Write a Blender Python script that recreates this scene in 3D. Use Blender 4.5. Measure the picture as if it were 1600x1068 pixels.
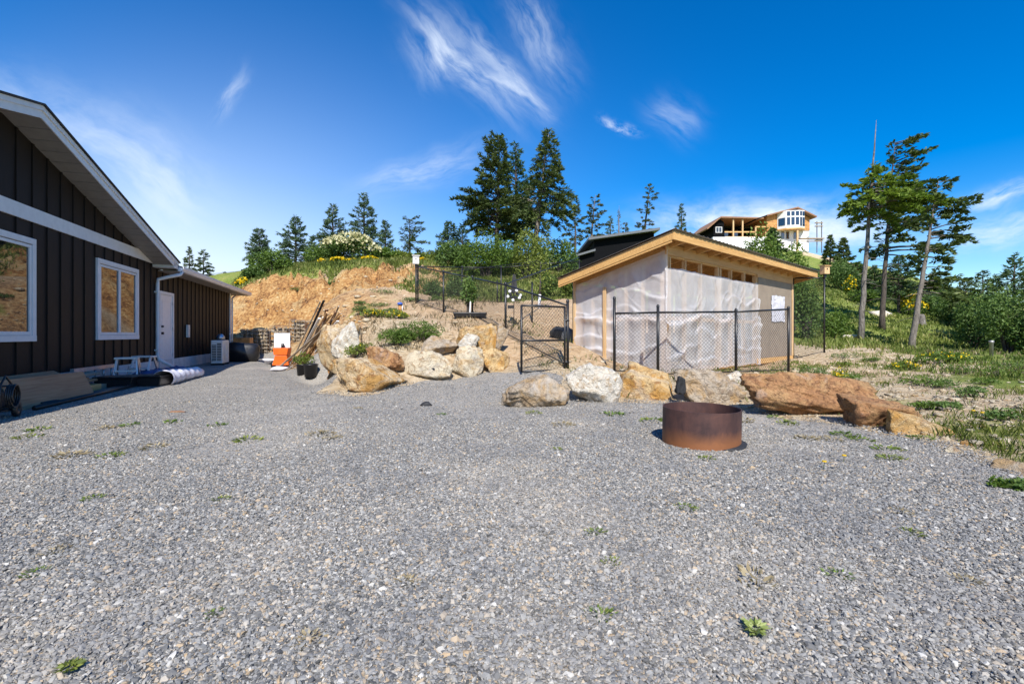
import bpy, math, random
import numpy as np
from mathutils import Vector, Matrix
R = math.radians
D = bpy.data
for o in list(D.objects): D.objects.remove(o)
scene = bpy.context.scene
col = scene.collection

# ------------------------------------------------------------------ camera
CAMZ = 1.05; FPX = 755.0; HOR = 522.0; CX = 800.0
cam = D.cameras.new('camera'); cam_o = D.objects.new('camera', cam); col.objects.link(cam_o)
cam_o.location = (0, 0, CAMZ); cam_o.rotation_euler = (R(90), 0, 0)
cam.sensor_width = 36; cam.lens = FPX / 1600 * 36; cam.shift_y = -12 / 1600
cam.clip_start = 0.05; cam.clip_end = 3000
scene.camera = cam_o
scene.cycles.max_bounces = 6; scene.cycles.diffuse_bounces = 3; scene.cycles.transparent_max_bounces = 12; scene.cycles.caustics_reflective = False; scene.cycles.caustics_refractive = False

# ------------------------------------------------------------------ light
SUN_EL = R(45); SUN_TO = Vector((0.05, -1.0, 0)).normalized()
S = Vector((SUN_TO.x * math.cos(SUN_EL), SUN_TO.y * math.cos(SUN_EL), math.sin(SUN_EL)))
sun = D.lights.new('sun', 'SUN'); sun.energy = 4.4; sun.angle = R(0.53); sun.color = (1.0, 0.95, 0.87)
sun_o = D.objects.new('sun', sun); col.objects.link(sun_o); sun_o.location = (6, -30, 40)
sun_o.rotation_euler = S.to_track_quat('Z', 'Y').to_euler()
scene.view_settings.view_transform = 'Standard'; scene.view_settings.look = 'None'
scene.view_settings.exposure = 0.68; scene.view_settings.gamma = 1

w = D.worlds.new('World'); scene.world = w; w.use_nodes = True; w.cycles.sampling_method = 'MANUAL'; w.cycles.sample_map_resolution = 256
nt = w.node_tree; nt.nodes.clear()
def N(t, typ, **kw):
    n = t.nodes.new(typ)
    for k, v in kw.items():
        if k.startswith('i_'):
            n.inputs[int(k[2:])].default_value = v
        else: setattr(n, k, v)
    return n
def M2(t, op, a, b=None, c=None, clamp=False):
    n = t.nodes.new('ShaderNodeMath'); n.operation = op; n.use_clamp = clamp
    for i, v in enumerate((a, b, c)):
        if v is None: continue
        if isinstance(v, (int, float)): n.inputs[i].default_value = v
        else: t.links.new(v, n.inputs[i])
    return n.outputs[0]
def mixc(t, fac, a, b, mode='MIX'):
    n = t.nodes.new('ShaderNodeMix'); n.data_type = 'RGBA'; n.blend_type = mode; n.clamp_factor = True
    for s, v in ((n.inputs[0], fac), (n.inputs[6], a), (n.inputs[7], b)):
        if isinstance(v, (int, float)): s.default_value = v
        elif isinstance(v, tuple): s.default_value = v if len(v) == 4 else (*v, 1)
        else: t.links.new(v, s)
    return n.outputs[2]
def sky_nodes():
    t = nt; L = t.links.new
    sky = N(t, 'ShaderNodeTexSky', sky_type='NISHITA', sun_disc=False, sun_elevation=SUN_EL,
            sun_rotation=math.atan2(SUN_TO.x, SUN_TO.y), altitude=200, air_density=1.0, dust_density=0.35, ozone_density=3.0)
    hs = N(t, 'ShaderNodeHueSaturation'); hs.inputs['Saturation'].default_value = 1.55; hs.inputs['Value'].default_value = 1.0
    hs.inputs['Hue'].default_value = 0.508
    L(sky.outputs[0], hs.inputs['Color'])
    tc = N(t, 'ShaderNodeTexCoord'); sp = N(t, 'ShaderNodeSeparateXYZ'); L(tc.outputs['Generated'], sp.inputs[0])
    ay = M2(t, 'MAXIMUM', M2(t, 'ABSOLUTE', sp.outputs[1]), 0.05)
    u = M2(t, 'DIVIDE', sp.outputs[0], ay); v = M2(t, 'DIVIDE', sp.outputs[2], ay)
    cb = N(t, 'ShaderNodeCombineXYZ'); L(u, cb.inputs[0]); L(v, cb.inputs[1])
    # domain warp
    nz = N(t, 'ShaderNodeTexNoise'); nz.inputs['Scale'].default_value = 5.0; nz.inputs['Detail'].default_value = 4; L(cb.outputs[0], nz.inputs['Vector'])
    wv = N(t, 'ShaderNodeVectorMath', operation='SUBTRACT'); L(nz.outputs['Color'], wv.inputs[0]); wv.inputs[1].default_value = (.5, .5, .5)
    ws = N(t, 'ShaderNodeVectorMath', operation='SCALE'); L(wv.outputs[0], ws.inputs[0]); ws.inputs['Scale'].default_value = 0.10
    wa = N(t, 'ShaderNodeVectorMath', operation='ADD'); L(cb.outputs[0], wa.inputs[0]); L(ws.outputs[0], wa.inputs[1])
    wp = N(t, 'ShaderNodeSeparateXYZ'); L(wa.outputs[0], wp.inputs[0])
    total = None
    def streak(p, q, width, strength, nscale=22.0, stretch=4.2, soft=1.0):
        nonlocal total
        u0, v0 = (p[0] - CX) / FPX, (HOR - p[1]) / FPX; u1, v1 = (q[0] - CX) / FPX, (HOR - q[1]) / FPX
        ln = math.hypot(u1 - u0, v1 - v0); du, dv = (u1 - u0) / ln, (v1 - v0) / ln; wd = width / FPX
        a = M2(t, 'ADD', M2(t, 'MULTIPLY', M2(t, 'SUBTRACT', wp.outputs[0], (u0 + u1) / 2), du), M2(t, 'MULTIPLY', M2(t, 'SUBTRACT', wp.outputs[1], (v0 + v1) / 2), dv))
        b = M2(t, 'ADD', M2(t, 'MULTIPLY', M2(t, 'SUBTRACT', wp.outputs[0], (u0 + u1) / 2), -dv), M2(t, 'MULTIPLY', M2(t, 'SUBTRACT', wp.outputs[1], (v0 + v1) / 2), du))
        e = M2(t, 'ADD', M2(t, 'POWER', M2(t, 'ABSOLUTE', M2(t, 'DIVIDE', a, ln / 2)), 2.5), M2(t, 'POWER', M2(t, 'ABSOLUTE', M2(t, 'DIVIDE', b, wd)), 2.0))
        g = M2(t, 'EXPONENT', M2(t, 'MULTIPLY', e, -1.5))
        c2 = N(t, 'ShaderNodeCombineXYZ'); L(M2(t, 'MULTIPLY', a, nscale / stretch), c2.inputs[0]); L(M2(t, 'MULTIPLY', b, nscale), c2.inputs[1]); c2.inputs[2].default_value = p[0] * .13
        n2 = N(t, 'ShaderNodeTexNoise'); n2.inputs['Scale'].default_value = 1.6; n2.inputs['Detail'].default_value = 5; n2.inputs['Roughness'].default_value = .62
        L(c2.outputs[0], n2.inputs['Vector'])
        nn = N(t, 'ShaderNodeMapRange', interpolation_type='SMOOTHSTEP'); nn.inputs[1].default_value = .36 - .16 * (soft - 1); nn.inputs[2].default_value = .74; L(n2.outputs[0], nn.inputs[0])
        r = M2(t, 'MULTIPLY', M2(t, 'MULTIPLY', g, nn.outputs[0]), strength)
        total = r if total is None else M2(t, 'ADD', total, r)
    streak((640, 0), (800, 190), 30, .62, soft=1.6); streak((650, 30), (705, 130), 36, .46, soft=1.5)
    streak((700, 10), (850, 175), 26, .45, soft=1.6); streak((800, -20), (885, 130), 34, .42, soft=1.6)
    streak((760, 120), (860, 180), 22, .55, soft=1.4)
    streak((560, 300), (760, 235), 26, .38, soft=1.6); streak((330, 180), (385, 105), 16, .35)
    streak((940, 185), (1000, 200), 9, .6, 40, 1.5); streak((1020, 150), (1090, 200), 30, .3, soft=1.5)
    streak((1000, 350), (1330, 345), 36, 1.1, 16, 2.2, 2.0); streak((1150, 380), (1420, 365), 34, .95, 14, 2.5, 2.0)
    streak((1480, 325), (1660, 285), 20, .8, 20, 4, 1.5); streak((1440, 380), (1720, 345), 30, .7, 16, 4, 1.6)
    streak((120, 190), (330, 330), 70, .30, 12, 3, 2.0); streak((-100, 100), (260, 250), 60, .25, 12, 3, 2.0)
    # pale hazy brightness of thin cirrostratus low over the left horizon
    hz = M2(t, 'EXPONENT', M2(t, 'MULTIPLY', M2(t, 'POWER', M2(t, 'DIVIDE', M2(t, 'MAXIMUM', v, 0.0), .30), 1.5), -1.0))
    hx = M2(t, 'EXPONENT', M2(t, 'MULTIPLY', M2(t, 'POWER', M2(t, 'ABSOLUTE', M2(t, 'DIVIDE', M2(t, 'ADD', u, 0.80), .62)), 2.0), -1.0))
    haze = M2(t, 'MULTIPLY', M2(t, 'MULTIPLY', hz, hx), 1.2)
    fac = M2(t, 'ADD', total, haze)
    fac = M2(t, 'MINIMUM', fac, .92)
    colr = mixc(t, fac, hs.outputs[0], (5.2, 5.8, 6.6))
    bg = N(t, 'ShaderNodeBackground'); bg.inputs[1].default_value = 0.115; L(colr, bg.inputs[0])
    out = N(t, 'ShaderNodeOutputWorld'); L(bg.outputs[0], out.inputs[0])
sky_nodes()

# ------------------------------------------------------------------ helpers
def tag(o, label=None, cat=None, group=None, kind=None):
    if label: o['label'] = label
    if cat: o['category'] = cat
    if group: o['group'] = group
    if kind: o['kind'] = kind
    return o
def thing(name, label, cat, loc=(0, 0, 0), rz=0, group=None):
    o = D.objects.new(name, None); o.empty_display_size = .2; col.objects.link(o)
    o.location = loc; o.rotation_euler = (0, 0, rz)
    return tag(o, label, cat, group)
def copy_tree(o, parent=None):
    c = o.copy(); col.objects.link(c); c.parent = parent
    for ch in list(o.children): copy_tree(ch, c)
    return c
def link(name, me, mat, parent=None):
    o = D.objects.new(name, me); col.objects.link(o)
    if mat is not None and not me.materials: me.materials.append(mat)
    if parent is not None: o.parent = parent
    return o
class MB:
    def __init__(s): s.v = []; s.f = []
    def add(s, vs, fs):
        b = len(s.v); s.v += [tuple(p) for p in vs]; s.f += [tuple(i + b for i in f) for f in fs]; return s
    def box(s, c, d, rot=None):
        hx, hy, hz = d[0] / 2, d[1] / 2, d[2] / 2
        vs = [Vector((x, y, z)) for z in (-hz, hz) for y in (-hy, hy) for x in (-hx, hx)]
        if rot is not None:
            if isinstance(rot, (int, float)): rot = Matrix.Rotation(rot, 3, 'Z')
            vs = [rot @ p for p in vs]
        c = Vector(c)
        return s.add([p + c for p in vs], [(0, 2, 3, 1), (4, 5, 7, 6), (0, 1, 5, 4), (2, 6, 7, 3), (0, 4, 6, 2), (1, 3, 7, 5)])
    def b2(s, x0, x1, y0, y1, z0, z1): return s.box(((x0 + x1) / 2, (y0 + y1) / 2, (z0 + z1) / 2), (abs(x1 - x0), abs(y1 - y0), abs(z1 - z0)))
    def bar(s, p, q, wd, ht, up=(0, 0, 1)):
        p = Vector(p); q = Vector(q); a = (q - p); L = a.length; a.normalize(); up = Vector(up)
        sd = a.cross(up)
        if sd.length < 1e-4: sd = a.cross(Vector((1, 0, 0)))
        sd.normalize(); u = sd.cross(a); m = Matrix((a, sd, u)).transposed()
        return s.box((p + q) / 2, (L, wd, ht), m)
    def tube(s, pts, rad, n=8, cap=True):
        pts = [Vector(p) for p in pts]; k = len(pts)
        if isinstance(rad, (int, float)): rad = [rad] * k
        vs = []; ref = None
        for i, p in enumerate(pts):
            a = (pts[min(i + 1, k - 1)] - pts[max(i - 1, 0)]).normalized()
            if ref is None: ref = a.cross(Vector((0, 0, 1)) if abs(a.z) < .9 else Vector((1, 0, 0))).normalized()
            ref = (ref - a * ref.dot(a)).normalized(); b = a.cross(ref)
            for j in range(n):
                t = 2 * math.pi * j / n; vs.append(p + (ref * math.cos(t) + b * math.sin(t)) * rad[i])
        fs = [(i * n + j, i * n + (j + 1) % n, (i + 1) * n + (j + 1) % n, (i + 1) * n + j) for i in range(k - 1) for j in range(n)]
        if cap: fs += [tuple(range(n - 1, -1, -1)), tuple((k - 1) * n + j for j in range(n))]
        return s.add(vs, fs)
    def lathe(s, prof, c=(0, 0, 0), n=32, close=False):
        c = Vector(c); k = len(prof)
        vs = [c + Vector((r * math.cos(2 * math.pi * j / n), r * math.sin(2 * math.pi * j / n), z)) for r, z in prof for j in range(n)]
        fs = [(i * n + j, i * n + (j + 1) % n, (i + 1) * n + (j + 1) % n, (i + 1) * n + j) for i in range(k - 1) for j in range(n)]
        if close: fs += [((k - 1) * n + j, (k - 1) * n + (j + 1) % n, (j + 1) % n, j) for j in range(n)]
        return s.add(vs, fs)
    def prism(s, poly, off):
        k = len(poly); off = Vector(off); a = [Vector(p) for p in poly]
        return s.add(a + [p + off for p in a], [tuple(range(k - 1, -1, -1)), tuple(range(k, 2 * k))] + [(i, (i + 1) % k, k + (i + 1) % k, k + i) for i in range(k)])
    def mesh(s, smooth=False):
        me = D.meshes.new('m'); me.from_pydata(s.v, [], s.f); me.update()
        if smooth: me.polygons.foreach_set('use_smooth', [True] * len(me.polygons))
        return me
    def build(s, name, mat, parent=None, smooth=False, bevel=0):
        me = s.mesh(smooth); me.name = name; o = link(name, me, mat, parent)
        if bevel:
            m = o.modifiers.new('bevel', 'BEVEL'); m.width = bevel; m.segments = 2; m.limit_method = 'ANGLE'
        return o
def np_mesh(name, V, F, mat, parent=None, smooth=False, attrs=None):
    V = np.asarray(V, dtype=np.float32).reshape(-1, 3); F = np.asarray(F, dtype=np.int32); k = F.shape[1]
    me = D.meshes.new(name); me.vertices.add(len(V)); me.vertices.foreach_set('co', V.ravel())
    me.loops.add(F.size); me.loops.foreach_set('vertex_index', F.ravel())
    me.polygons.add(len(F)); me.polygons.foreach_set('loop_start', np.arange(0, F.size, k, dtype=np.int32))
    if smooth: me.polygons.foreach_set('use_smooth', np.ones(len(F), dtype=bool))
    me.update(calc_edges=True)
    for an, arr in (attrs or {}).items():
        arr = np.asarray(arr, dtype=np.float32)
        if arr.ndim == 1:
            a = me.attributes.new(an, 'FLOAT', 'POINT'); a.data.foreach_set('value', arr)
        else:
            a = me.attributes.new(an, 'FLOAT_COLOR', 'POINT'); a.data.foreach_set('color', arr.ravel())
    me.materials.append(mat)
    return link(name, me, None, parent)

# numpy noise
def _h(i, j, k):
    n = (i * 374761393 + j * 668265263 + k * 2147483647 % 1000003 * 1274126177) & 0xffffffff
    n = ((n ^ (n >> 13)) * 1274126177) & 0xffffffff
    return ((n ^ (n >> 16)) & 0xffff) / 65535.0
def vnoise(x, y, z=None):
    x = np.asarray(x, float); y = np.asarray(y, float); z = np.zeros_like(x) if z is None else np.asarray(z, float)
    i = np.floor(x).astype(np.int64); j = np.floor(y).astype(np.int64); k = np.floor(z).astype(np.int64)
    fx = x - i; fy = y - j; fz = z - k
    fx = fx * fx * (3 - 2 * fx); fy = fy * fy * (3 - 2 * fy); fz = fz * fz * (3 - 2 * fz)
    r = 0
    for a in (0, 1):
        for b in (0, 1):
            for c in (0, 1):
                r = r + _h(i + a, j + b, k + c) * (fx if a else 1 - fx) * (fy if b else 1 - fy) * (fz if c else 1 - fz)
    return r * 2 - 1
def fbm(x, y, z=None, o=4, g=.5):
    r = 0; a = 1; s = 0
    for q in range(o):
        f = 2.03 ** q
        r = r + a * vnoise(np.asarray(x) * f + 17.3 * q, np.asarray(y) * f - 9.1 * q, None if z is None else np.asarray(z) * f + 3.7 * q); s += a; a *= g
    return r / s
def sstep(a, b, x):
    t = np.clip((x - a) / (b - a), 0, 1); return t * t * (3 - 2 * t)

# ------------------------------------------------------------------ terrain
def W(px, py, d): return ((px - CX) / FPX * d, d, CAMZ + (HOR - py) / FPX * d)
CP = []
def cp(px, py, d): CP.append(W(px, py, d))
for x in range(-12, 13, 4):
    for y in (-12, -8, -4, 0): CP.append((x * 1.0, y * 1.0, 0.0))
for p in [(-6, 3, 0), (-3, 3, 0), (0, 3, 0), (2.6, 3, 0), (-6, 6, 0), (-3, 6, 0), (0, 6, 0), (2, 5.5, 0), (-8, 9, 0), (-5, 9, 0), (-3, 8, 0), (-8, 12, 0), (-5.6, 12, 0), (-10, 16, 0), (-7.4, 16, 0), (-5.7, 13, 0), (-8.8, 19, 0), (-4.3, 11.6, 0), (-4.5, 11.9, 0), (-3.75, 10.2, .02),
          (-12, 20, 0), (-9.5, 20.5, 0), (-20, 10, 0), (-20, 20, 0), (-16, 0, 0), (-16, 24, .1), (-25, 30, .2), (-30, 0, 0), (-1.4, 8, .06), (.2, 7.6, .06), (0, 6.9, 0)]: CP.append(p)
# gravel apron up to gate
cp(670, 592, 9.2); cp(730, 586, 9.6); cp(775, 580, 9.8); cp(808, 583, 8.9); cp(885, 574, 9.4); cp(845, 578, 9.0)
# left mound
cp(530, 508, 12.6); cp(600, 512, 11.6); cp(585, 545, 10.0); cp(520, 583, 10.6); cp(545, 580, 9.9); cp(640, 500, 13); cp(650, 474, 17.2); cp(560, 482, 18); cp(600, 455, 22); cp(693, 488, 15); cp(720, 500, 12.8)
cp(660, 535, 10.6); cp(730, 525, 11.0); cp(790, 528, 11.2); cp(737, 490, 13.9); cp(500, 480, 19.5); cp(760, 560, 10.2)
# garden terrace
cp(831, 506, 14); cp(896, 528, 11.8); cp(850, 543, 10.4); cp(870, 500, 15); cp(800, 472, 20); cp(700, 472, 20); cp(880, 470, 20); cp(950, 480, 18)
# bank
cp(420, 520, 23.6); cp(470, 515, 22.5); cp(385, 448, 27); cp(450, 437, 28); cp(540, 427, 28.5); cp(480, 416, 32); cp(560, 406, 33); cp(640, 412, 31); cp(400, 436, 31); cp(430, 470, 25.5)
cp(520, 470, 24); cp(360, 520, 24.5); cp(350, 470, 28); cp(300, 440, 33); cp(700, 432, 27); cp(760, 430, 28); cp(840, 436, 28); cp(760, 420, 36); cp(560, 404, 38); cp(900, 425, 33)
cp(650, 412, 36); cp(460, 415, 38)
# shed surrounds
cp(960, 586, 9.6); cp(1040, 583, 10.2); cp(1150, 583, 9.9); cp(1232, 568, 13.5); cp(1240, 566, 15.8); cp(900, 573, 12); cp(1050, 545, 16); cp(1290, 550, 15); cp(1140, 520, 20)
cp(900, 610, 7.9); cp(1100, 605, 8.2)
# right slope
cp(1300, 620, 6.9); cp(1400, 640, 6.0); cp(1500, 655, 5.2); cp(1600, 680, 4.6); cp(1400, 590, 9.5); cp(1500, 590, 9); cp(1600, 600, 8.5); cp(1500, 562, 15); cp(1600, 558, 15); cp(1345, 533, 24); cp(1425, 545, 22)
cp(1550, 545, 24); cp(1700, 560, 15); cp(1700, 545, 25); cp(1800, 640, 5)
cp(1300, 505, 30); cp(1380, 488, 36); cp(1300, 455, 45); cp(1290, 415, 68); cp(1270, 396, 86); cp(1190, 394, 88); cp(1120, 392, 92); cp(1200, 430, 50); cp(1100, 440, 45); cp(1100, 470, 32)
cp(1500, 500, 40); cp(1600, 505, 40); cp(1450, 470, 55); cp(1600, 490, 60); cp(1020, 440, 42); cp(950, 438, 40); cp(900, 420, 50); cp(1000, 400, 80); cp(800, 425, 60); cp(600, 420, 60); cp(400, 440, 60)
for p in [(0, 140, 14), (60, 140, 19), (-60, 100, 8), (-100, 60, 2), (100, 80, 2), (100, 140, 6), (-40, 50, 5), (40, 20, 0), (40, 0, -.5), (20, -20, -.3), (-20, -30, 0), (0, -40, -.5), (-60, 0, -1), (80, 30, -2), (12, 0, 0), (8, 2.5, .1), (-60, -60, -2), (80, -60, -3)]: CP.append(p)
CP = np.array(CP); _c = 1.0
def _phi(d2): return np.sqrt(d2 + _c * _c)
_A = _phi(((CP[:, None, :2] - CP[None, :, :2]) ** 2).sum(-1)); _n = len(CP)
_P = np.c_[np.ones(_n), CP[:, :2]]
_K = np.block([[_A - np.eye(_n) * .06, _P], [_P.T, np.zeros((3, 3))]])
_wt = np.linalg.lstsq(_K, np.r_[CP[:, 2], 0, 0, 0], rcond=None)[0]
# yard outline (gravel edge)
YARD = np.array([(3.6, -14), (3.55, 0), (3.72, 2.6), (3.78, 3.6), (4.05, 4.5), (3.85, 5.3), (3.35, 6.0), (2.9, 6.6), (2.3, 7.1), (1.5, 7.3), (.85, 7.45), (.95, 8.3), (1.05, 9.1), (.1, 9.3), (-.35, 9.75), (-.9, 9.6), (-1.7, 9.25), (-2.0, 8.7), (-2.6, 8.25), (-3.3, 8.5), (-3.6, 10.1), (-4.25, 11.7), (-5.4, 13.1), (-7.3, 16), (-8.7, 19), (-9.3, 21.4), (-12.5, 21.6), (-16, 24), (-16, -14)])
def poly_sd(x, y, P):
    x = np.asarray(x, float); y = np.asarray(y, float); d = np.full(x.shape, 1e9); ins = np.zeros(x.shape, bool)
    for i in range(len(P)):
        ax, ay = P[i]; bx, by = P[(i + 1) % len(P)]; ex, ey = bx - ax, by - ay
        t = np.clip(((x - ax) * ex + (y - ay) * ey) / (ex * ex + ey * ey), 0, 1)
        d = np.minimum(d, np.hypot(x - ax - t * ex, y - ay - t * ey))
        c = ((ay > y) != (by > y))
        with np.errstate(divide='ignore', invalid='ignore'): xi = ax + (y - ay) * ex / (ey if ey else 1e-9)
        ins ^= c & (x < xi)
    return np.where(ins, -d, d)
def gz(x, y):
    x = np.atleast_1d(np.asarray(x, float)); y = np.atleast_1d(np.asarray(y, float)); sh = x.shape
    xf = x.ravel(); yf = y.ravel(); z = np.empty(xf.shape)
    for a in range(0, len(xf), 20000):
        X = xf[a:a + 20000]; Y = yf[a:a + 20000]
        z[a:a + 20000] = _phi((X[:, None] - CP[:, 0]) ** 2 + (Y[:, None] - CP[:, 1]) ** 2) @ _wt[:_n] + _wt[_n] + _wt[_n + 1] * X + _wt[_n + 2] * Y
    sd = poly_sd(xf, yf, YARD)
    flat = sstep(-.2, -1.2, sd) * (1 - sstep(6.6, 7.6, yf) * sstep(-2.2, -1.6, xf))
    z = z * (1 - flat)
    out = sstep(0.05, 1.2, sd)
    rr = np.hypot(xf, yf)
    bank = np.exp(-(((yf - 26) / 4.2) ** 2)) * sstep(-2, -5, xf) * sstep(-16, -12, xf)
    nz = fbm(xf * 1.3, yf * 1.3, o=5, g=.55) * .07 + fbm(xf * .35 + 5, yf * .35, o=3) * .12 * sstep(8, 20, rr)
    rid = 1 - np.abs(fbm(xf * .7 + 3, yf * .7, z * .9, o=5, g=.6)) * 2
    nz = nz + bank * (rid * .95 - .45 + .35 * (1 - np.abs(fbm(xf * 2.1, yf * 2.1, z * 2.1, o=4, g=.6)) * 2.4)) + fbm(xf * .08, yf * .08, o=3) * sstep(35, 90, rr) * 1.2
    z = z + nz * out + (1 - out) * fbm(xf * .4, yf * .4, o=2) * .012
    z = np.where(rr > 160, z * (1 - sstep(160, 420, rr)) - sstep(160, 420, rr) * 4, z)
    return z.reshape(sh)
def g1(x, y): return float(gz([x], [y])[0])
def onpx(px, py, d0=2.0, d1=120):
    ds = np.geomspace(d0, d1, 1400); u = (px - CX) / FPX; zr = CAMZ + (HOR - py) / FPX * ds
    zz = gz(u * ds, ds); k = np.argmax(zz >= zr)
    if not (zz >= zr).any(): k = len(ds) - 1
    d = ds[k]; return Vector((u * d, d, float(zz[k])))
def at(px, d):
    x = (px - CX) / FPX * d; return Vector((x, d, g1(x, d)))

# ------------------------------------------------------------------ materials
def mat_new(name):
    m = D.materials.new(name); m.use_nodes = True; t = m.node_tree; b = t.nodes['Principled BSDF']; return m, t, b
def ramp(t, fac, stops, interp='LINEAR'):
    n = t.nodes.new('ShaderNodeValToRGB'); n.color_ramp.interpolation = interp; el = n.color_ramp.elements
    while len(el) < len(stops): el.new(.5)
    for e, (p, c) in zip(el, stops): e.position = p; e.color = (*c, 1)
    if fac is not None: t.links.new(fac, n.inputs[0])
    return n.outputs[0]
def noise(t, vec, scale, detail=4, rough=.55, dist=0, out=0):
    n = t.nodes.new('ShaderNodeTexNoise'); n.inputs['Scale'].default_value = scale; n.inputs['Detail'].default_value = detail
    n.inputs['Roughness'].default_value = rough; n.inputs['Distortion'].default_value = dist
    if vec is not None: t.links.new(vec, n.inputs['Vector'])
    return n.outputs[out]
def coords(t, kind='Object', scale=None):
    tc = t.nodes.new('ShaderNodeTexCoord'); o = tc.outputs[kind]
    if scale:
        mp = t.nodes.new('ShaderNodeMapping'); mp.inputs['Scale'].default_value = scale; t.links.new(o, mp.inputs[0]); o = mp.outputs[0]
    return o
def bump(t, b, h, strength=.3, dist=.01):
    n = t.nodes.new('ShaderNodeBump'); n.inputs['Strength'].default_value = strength; n.inputs['Distance'].default_value = dist
    t.links.new(h, n.inputs['Height']); t.links.new(n.outputs[0], b.inputs['Normal'])
def simple(name, c, rough=.6, var=.12, scale=8.0, metal=0, bmp=.0, bscale=60.0, stretch=None, spec=.5, c2=None):
    m, t, b = mat_new(name); v = coords(t, 'Object', stretch)
    f = noise(t, v, scale, 5, .6)
    if c2 is None: c2 = tuple(max(0, x * (1 - var * 2)) for x in c)
    hi = tuple(min(1, x * (1 + var)) for x in c)
    t.links.new(ramp(t, f, [(.3, c2), (.55, c), (.75, hi)]), b.inputs['Base Color'])
    b.inputs['Roughness'].default_value = rough; b.inputs['Metallic'].default_value = metal; b.inputs['Specular IOR Level'].default_value = spec
    if bmp: bump(t, b, noise(t, v, bscale, 4), bmp, .005)
    return m
def leafmat(name, c1, c2, c3=None, trans=.35, rough=.55, attr='rnd'):
    m, t, b = mat_new(name); a = t.nodes.new('ShaderNodeAttribute'); a.attribute_name = attr
    st = [(0, c1), (.6, c2), (1, c3 or tuple(min(1, x * 1.5) for x in c2))]
    cr = ramp(t, a.outputs['Fac'], st)
    t.links.new(cr, b.inputs['Base Color']); b.inputs['Roughness'].default_value = rough; b.inputs['Specular IOR Level'].default_value = .3
    tr = t.nodes.new('ShaderNodeBsdfTranslucent'); t.links.new(mixc(t, .5, cr, (.35, .45, .05), 'SOFT_LIGHT'), tr.inputs[0])
    mx = t.nodes.new('ShaderNodeMixShader'); mx.inputs[0].default_value = trans
    t.links.new(b.outputs[0], mx.inputs[1]); t.links.new(tr.outputs[0], mx.inputs[2]); t.links.new(mx.outputs[0], t.nodes['Material Output'].inputs[0])
    return m
def gravel_color(t, f):
    return ramp(t, f, [(0, (.07, .07, .068)), (.2, (.14, .139, .136)), (.45, (.22, .217, .209)), (.68, (.285, .279, .263)), (.80, (.335, .315, .28)), (.88, (.39, .285, .17)), (.95, (.40, .38, .34)), (1, (.52, .50, .46))])
def mk_gravel():
    m, t, b = mat_new('gravel_bed'); v = coords(t, 'Object')
    vo = t.nodes.new('ShaderNodeTexVoronoi'); vo.inputs['Scale'].default_value = 80; vo.inputs['Randomness'].default_value = 1; t.links.new(v, vo.inputs['Vector'])
    sp = t.nodes.new('ShaderNodeSeparateColor'); t.links.new(vo.outputs['Color'], sp.inputs[0])
    c = gravel_color(t, sp.outputs[0])
    big = noise(t, v, .55, 4, .6)
    c = mixc(t, M2(t, 'MULTIPLY', sp.outputs[1], .1), c, (.5, .42, .3))
    c = mixc(t, ramp(t, big, [(.5, (0, 0, 0)), (.75, (.55, .55, .55))]), c, (.44, .40, .345))
    t.links.new(c, b.inputs['Base Color']); b.inputs['Roughness'].default_value = .85; b.inputs['Specular IOR Level'].default_value = .25
    bump(t, b, M2(t, 'SUBTRACT', 1.0, vo.outputs['Distance']), .9, .008)
    return m
def mk_stone():
    m, t, b = mat_new('gravel_stone'); oi = t.nodes.new('ShaderNodeObjectInfo'); v = coords(t, 'Object')
    c = gravel_color(t, oi.outputs['Random'])
    big = noise(t, oi.outputs['Location'], .5, 4, .6)
    c = mixc(t, ramp(t, big, [(.47, (0, 0, 0)), (.7, (.5, .5, .5))]), c, (.42, .38, .32))
    c = mixc(t, ramp(t, noise(t, oi.outputs['Location'], 1.3, 3, .6), [(.35, (.45, .45, .45)), (.5, (0, 0, 0))]), c, (.15, .152, .158))
    c = mixc(t, .35, c, mixc(t, noise(t, v, 3, 3), (.1, .1, .1), (.9, .9, .9)), 'SOFT_LIGHT')
    t.links.new(c, b.inputs['Base Color']); b.inputs['Roughness'].default_value = .7; b.inputs['Specular IOR Level'].default_value = .25
    return m
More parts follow.
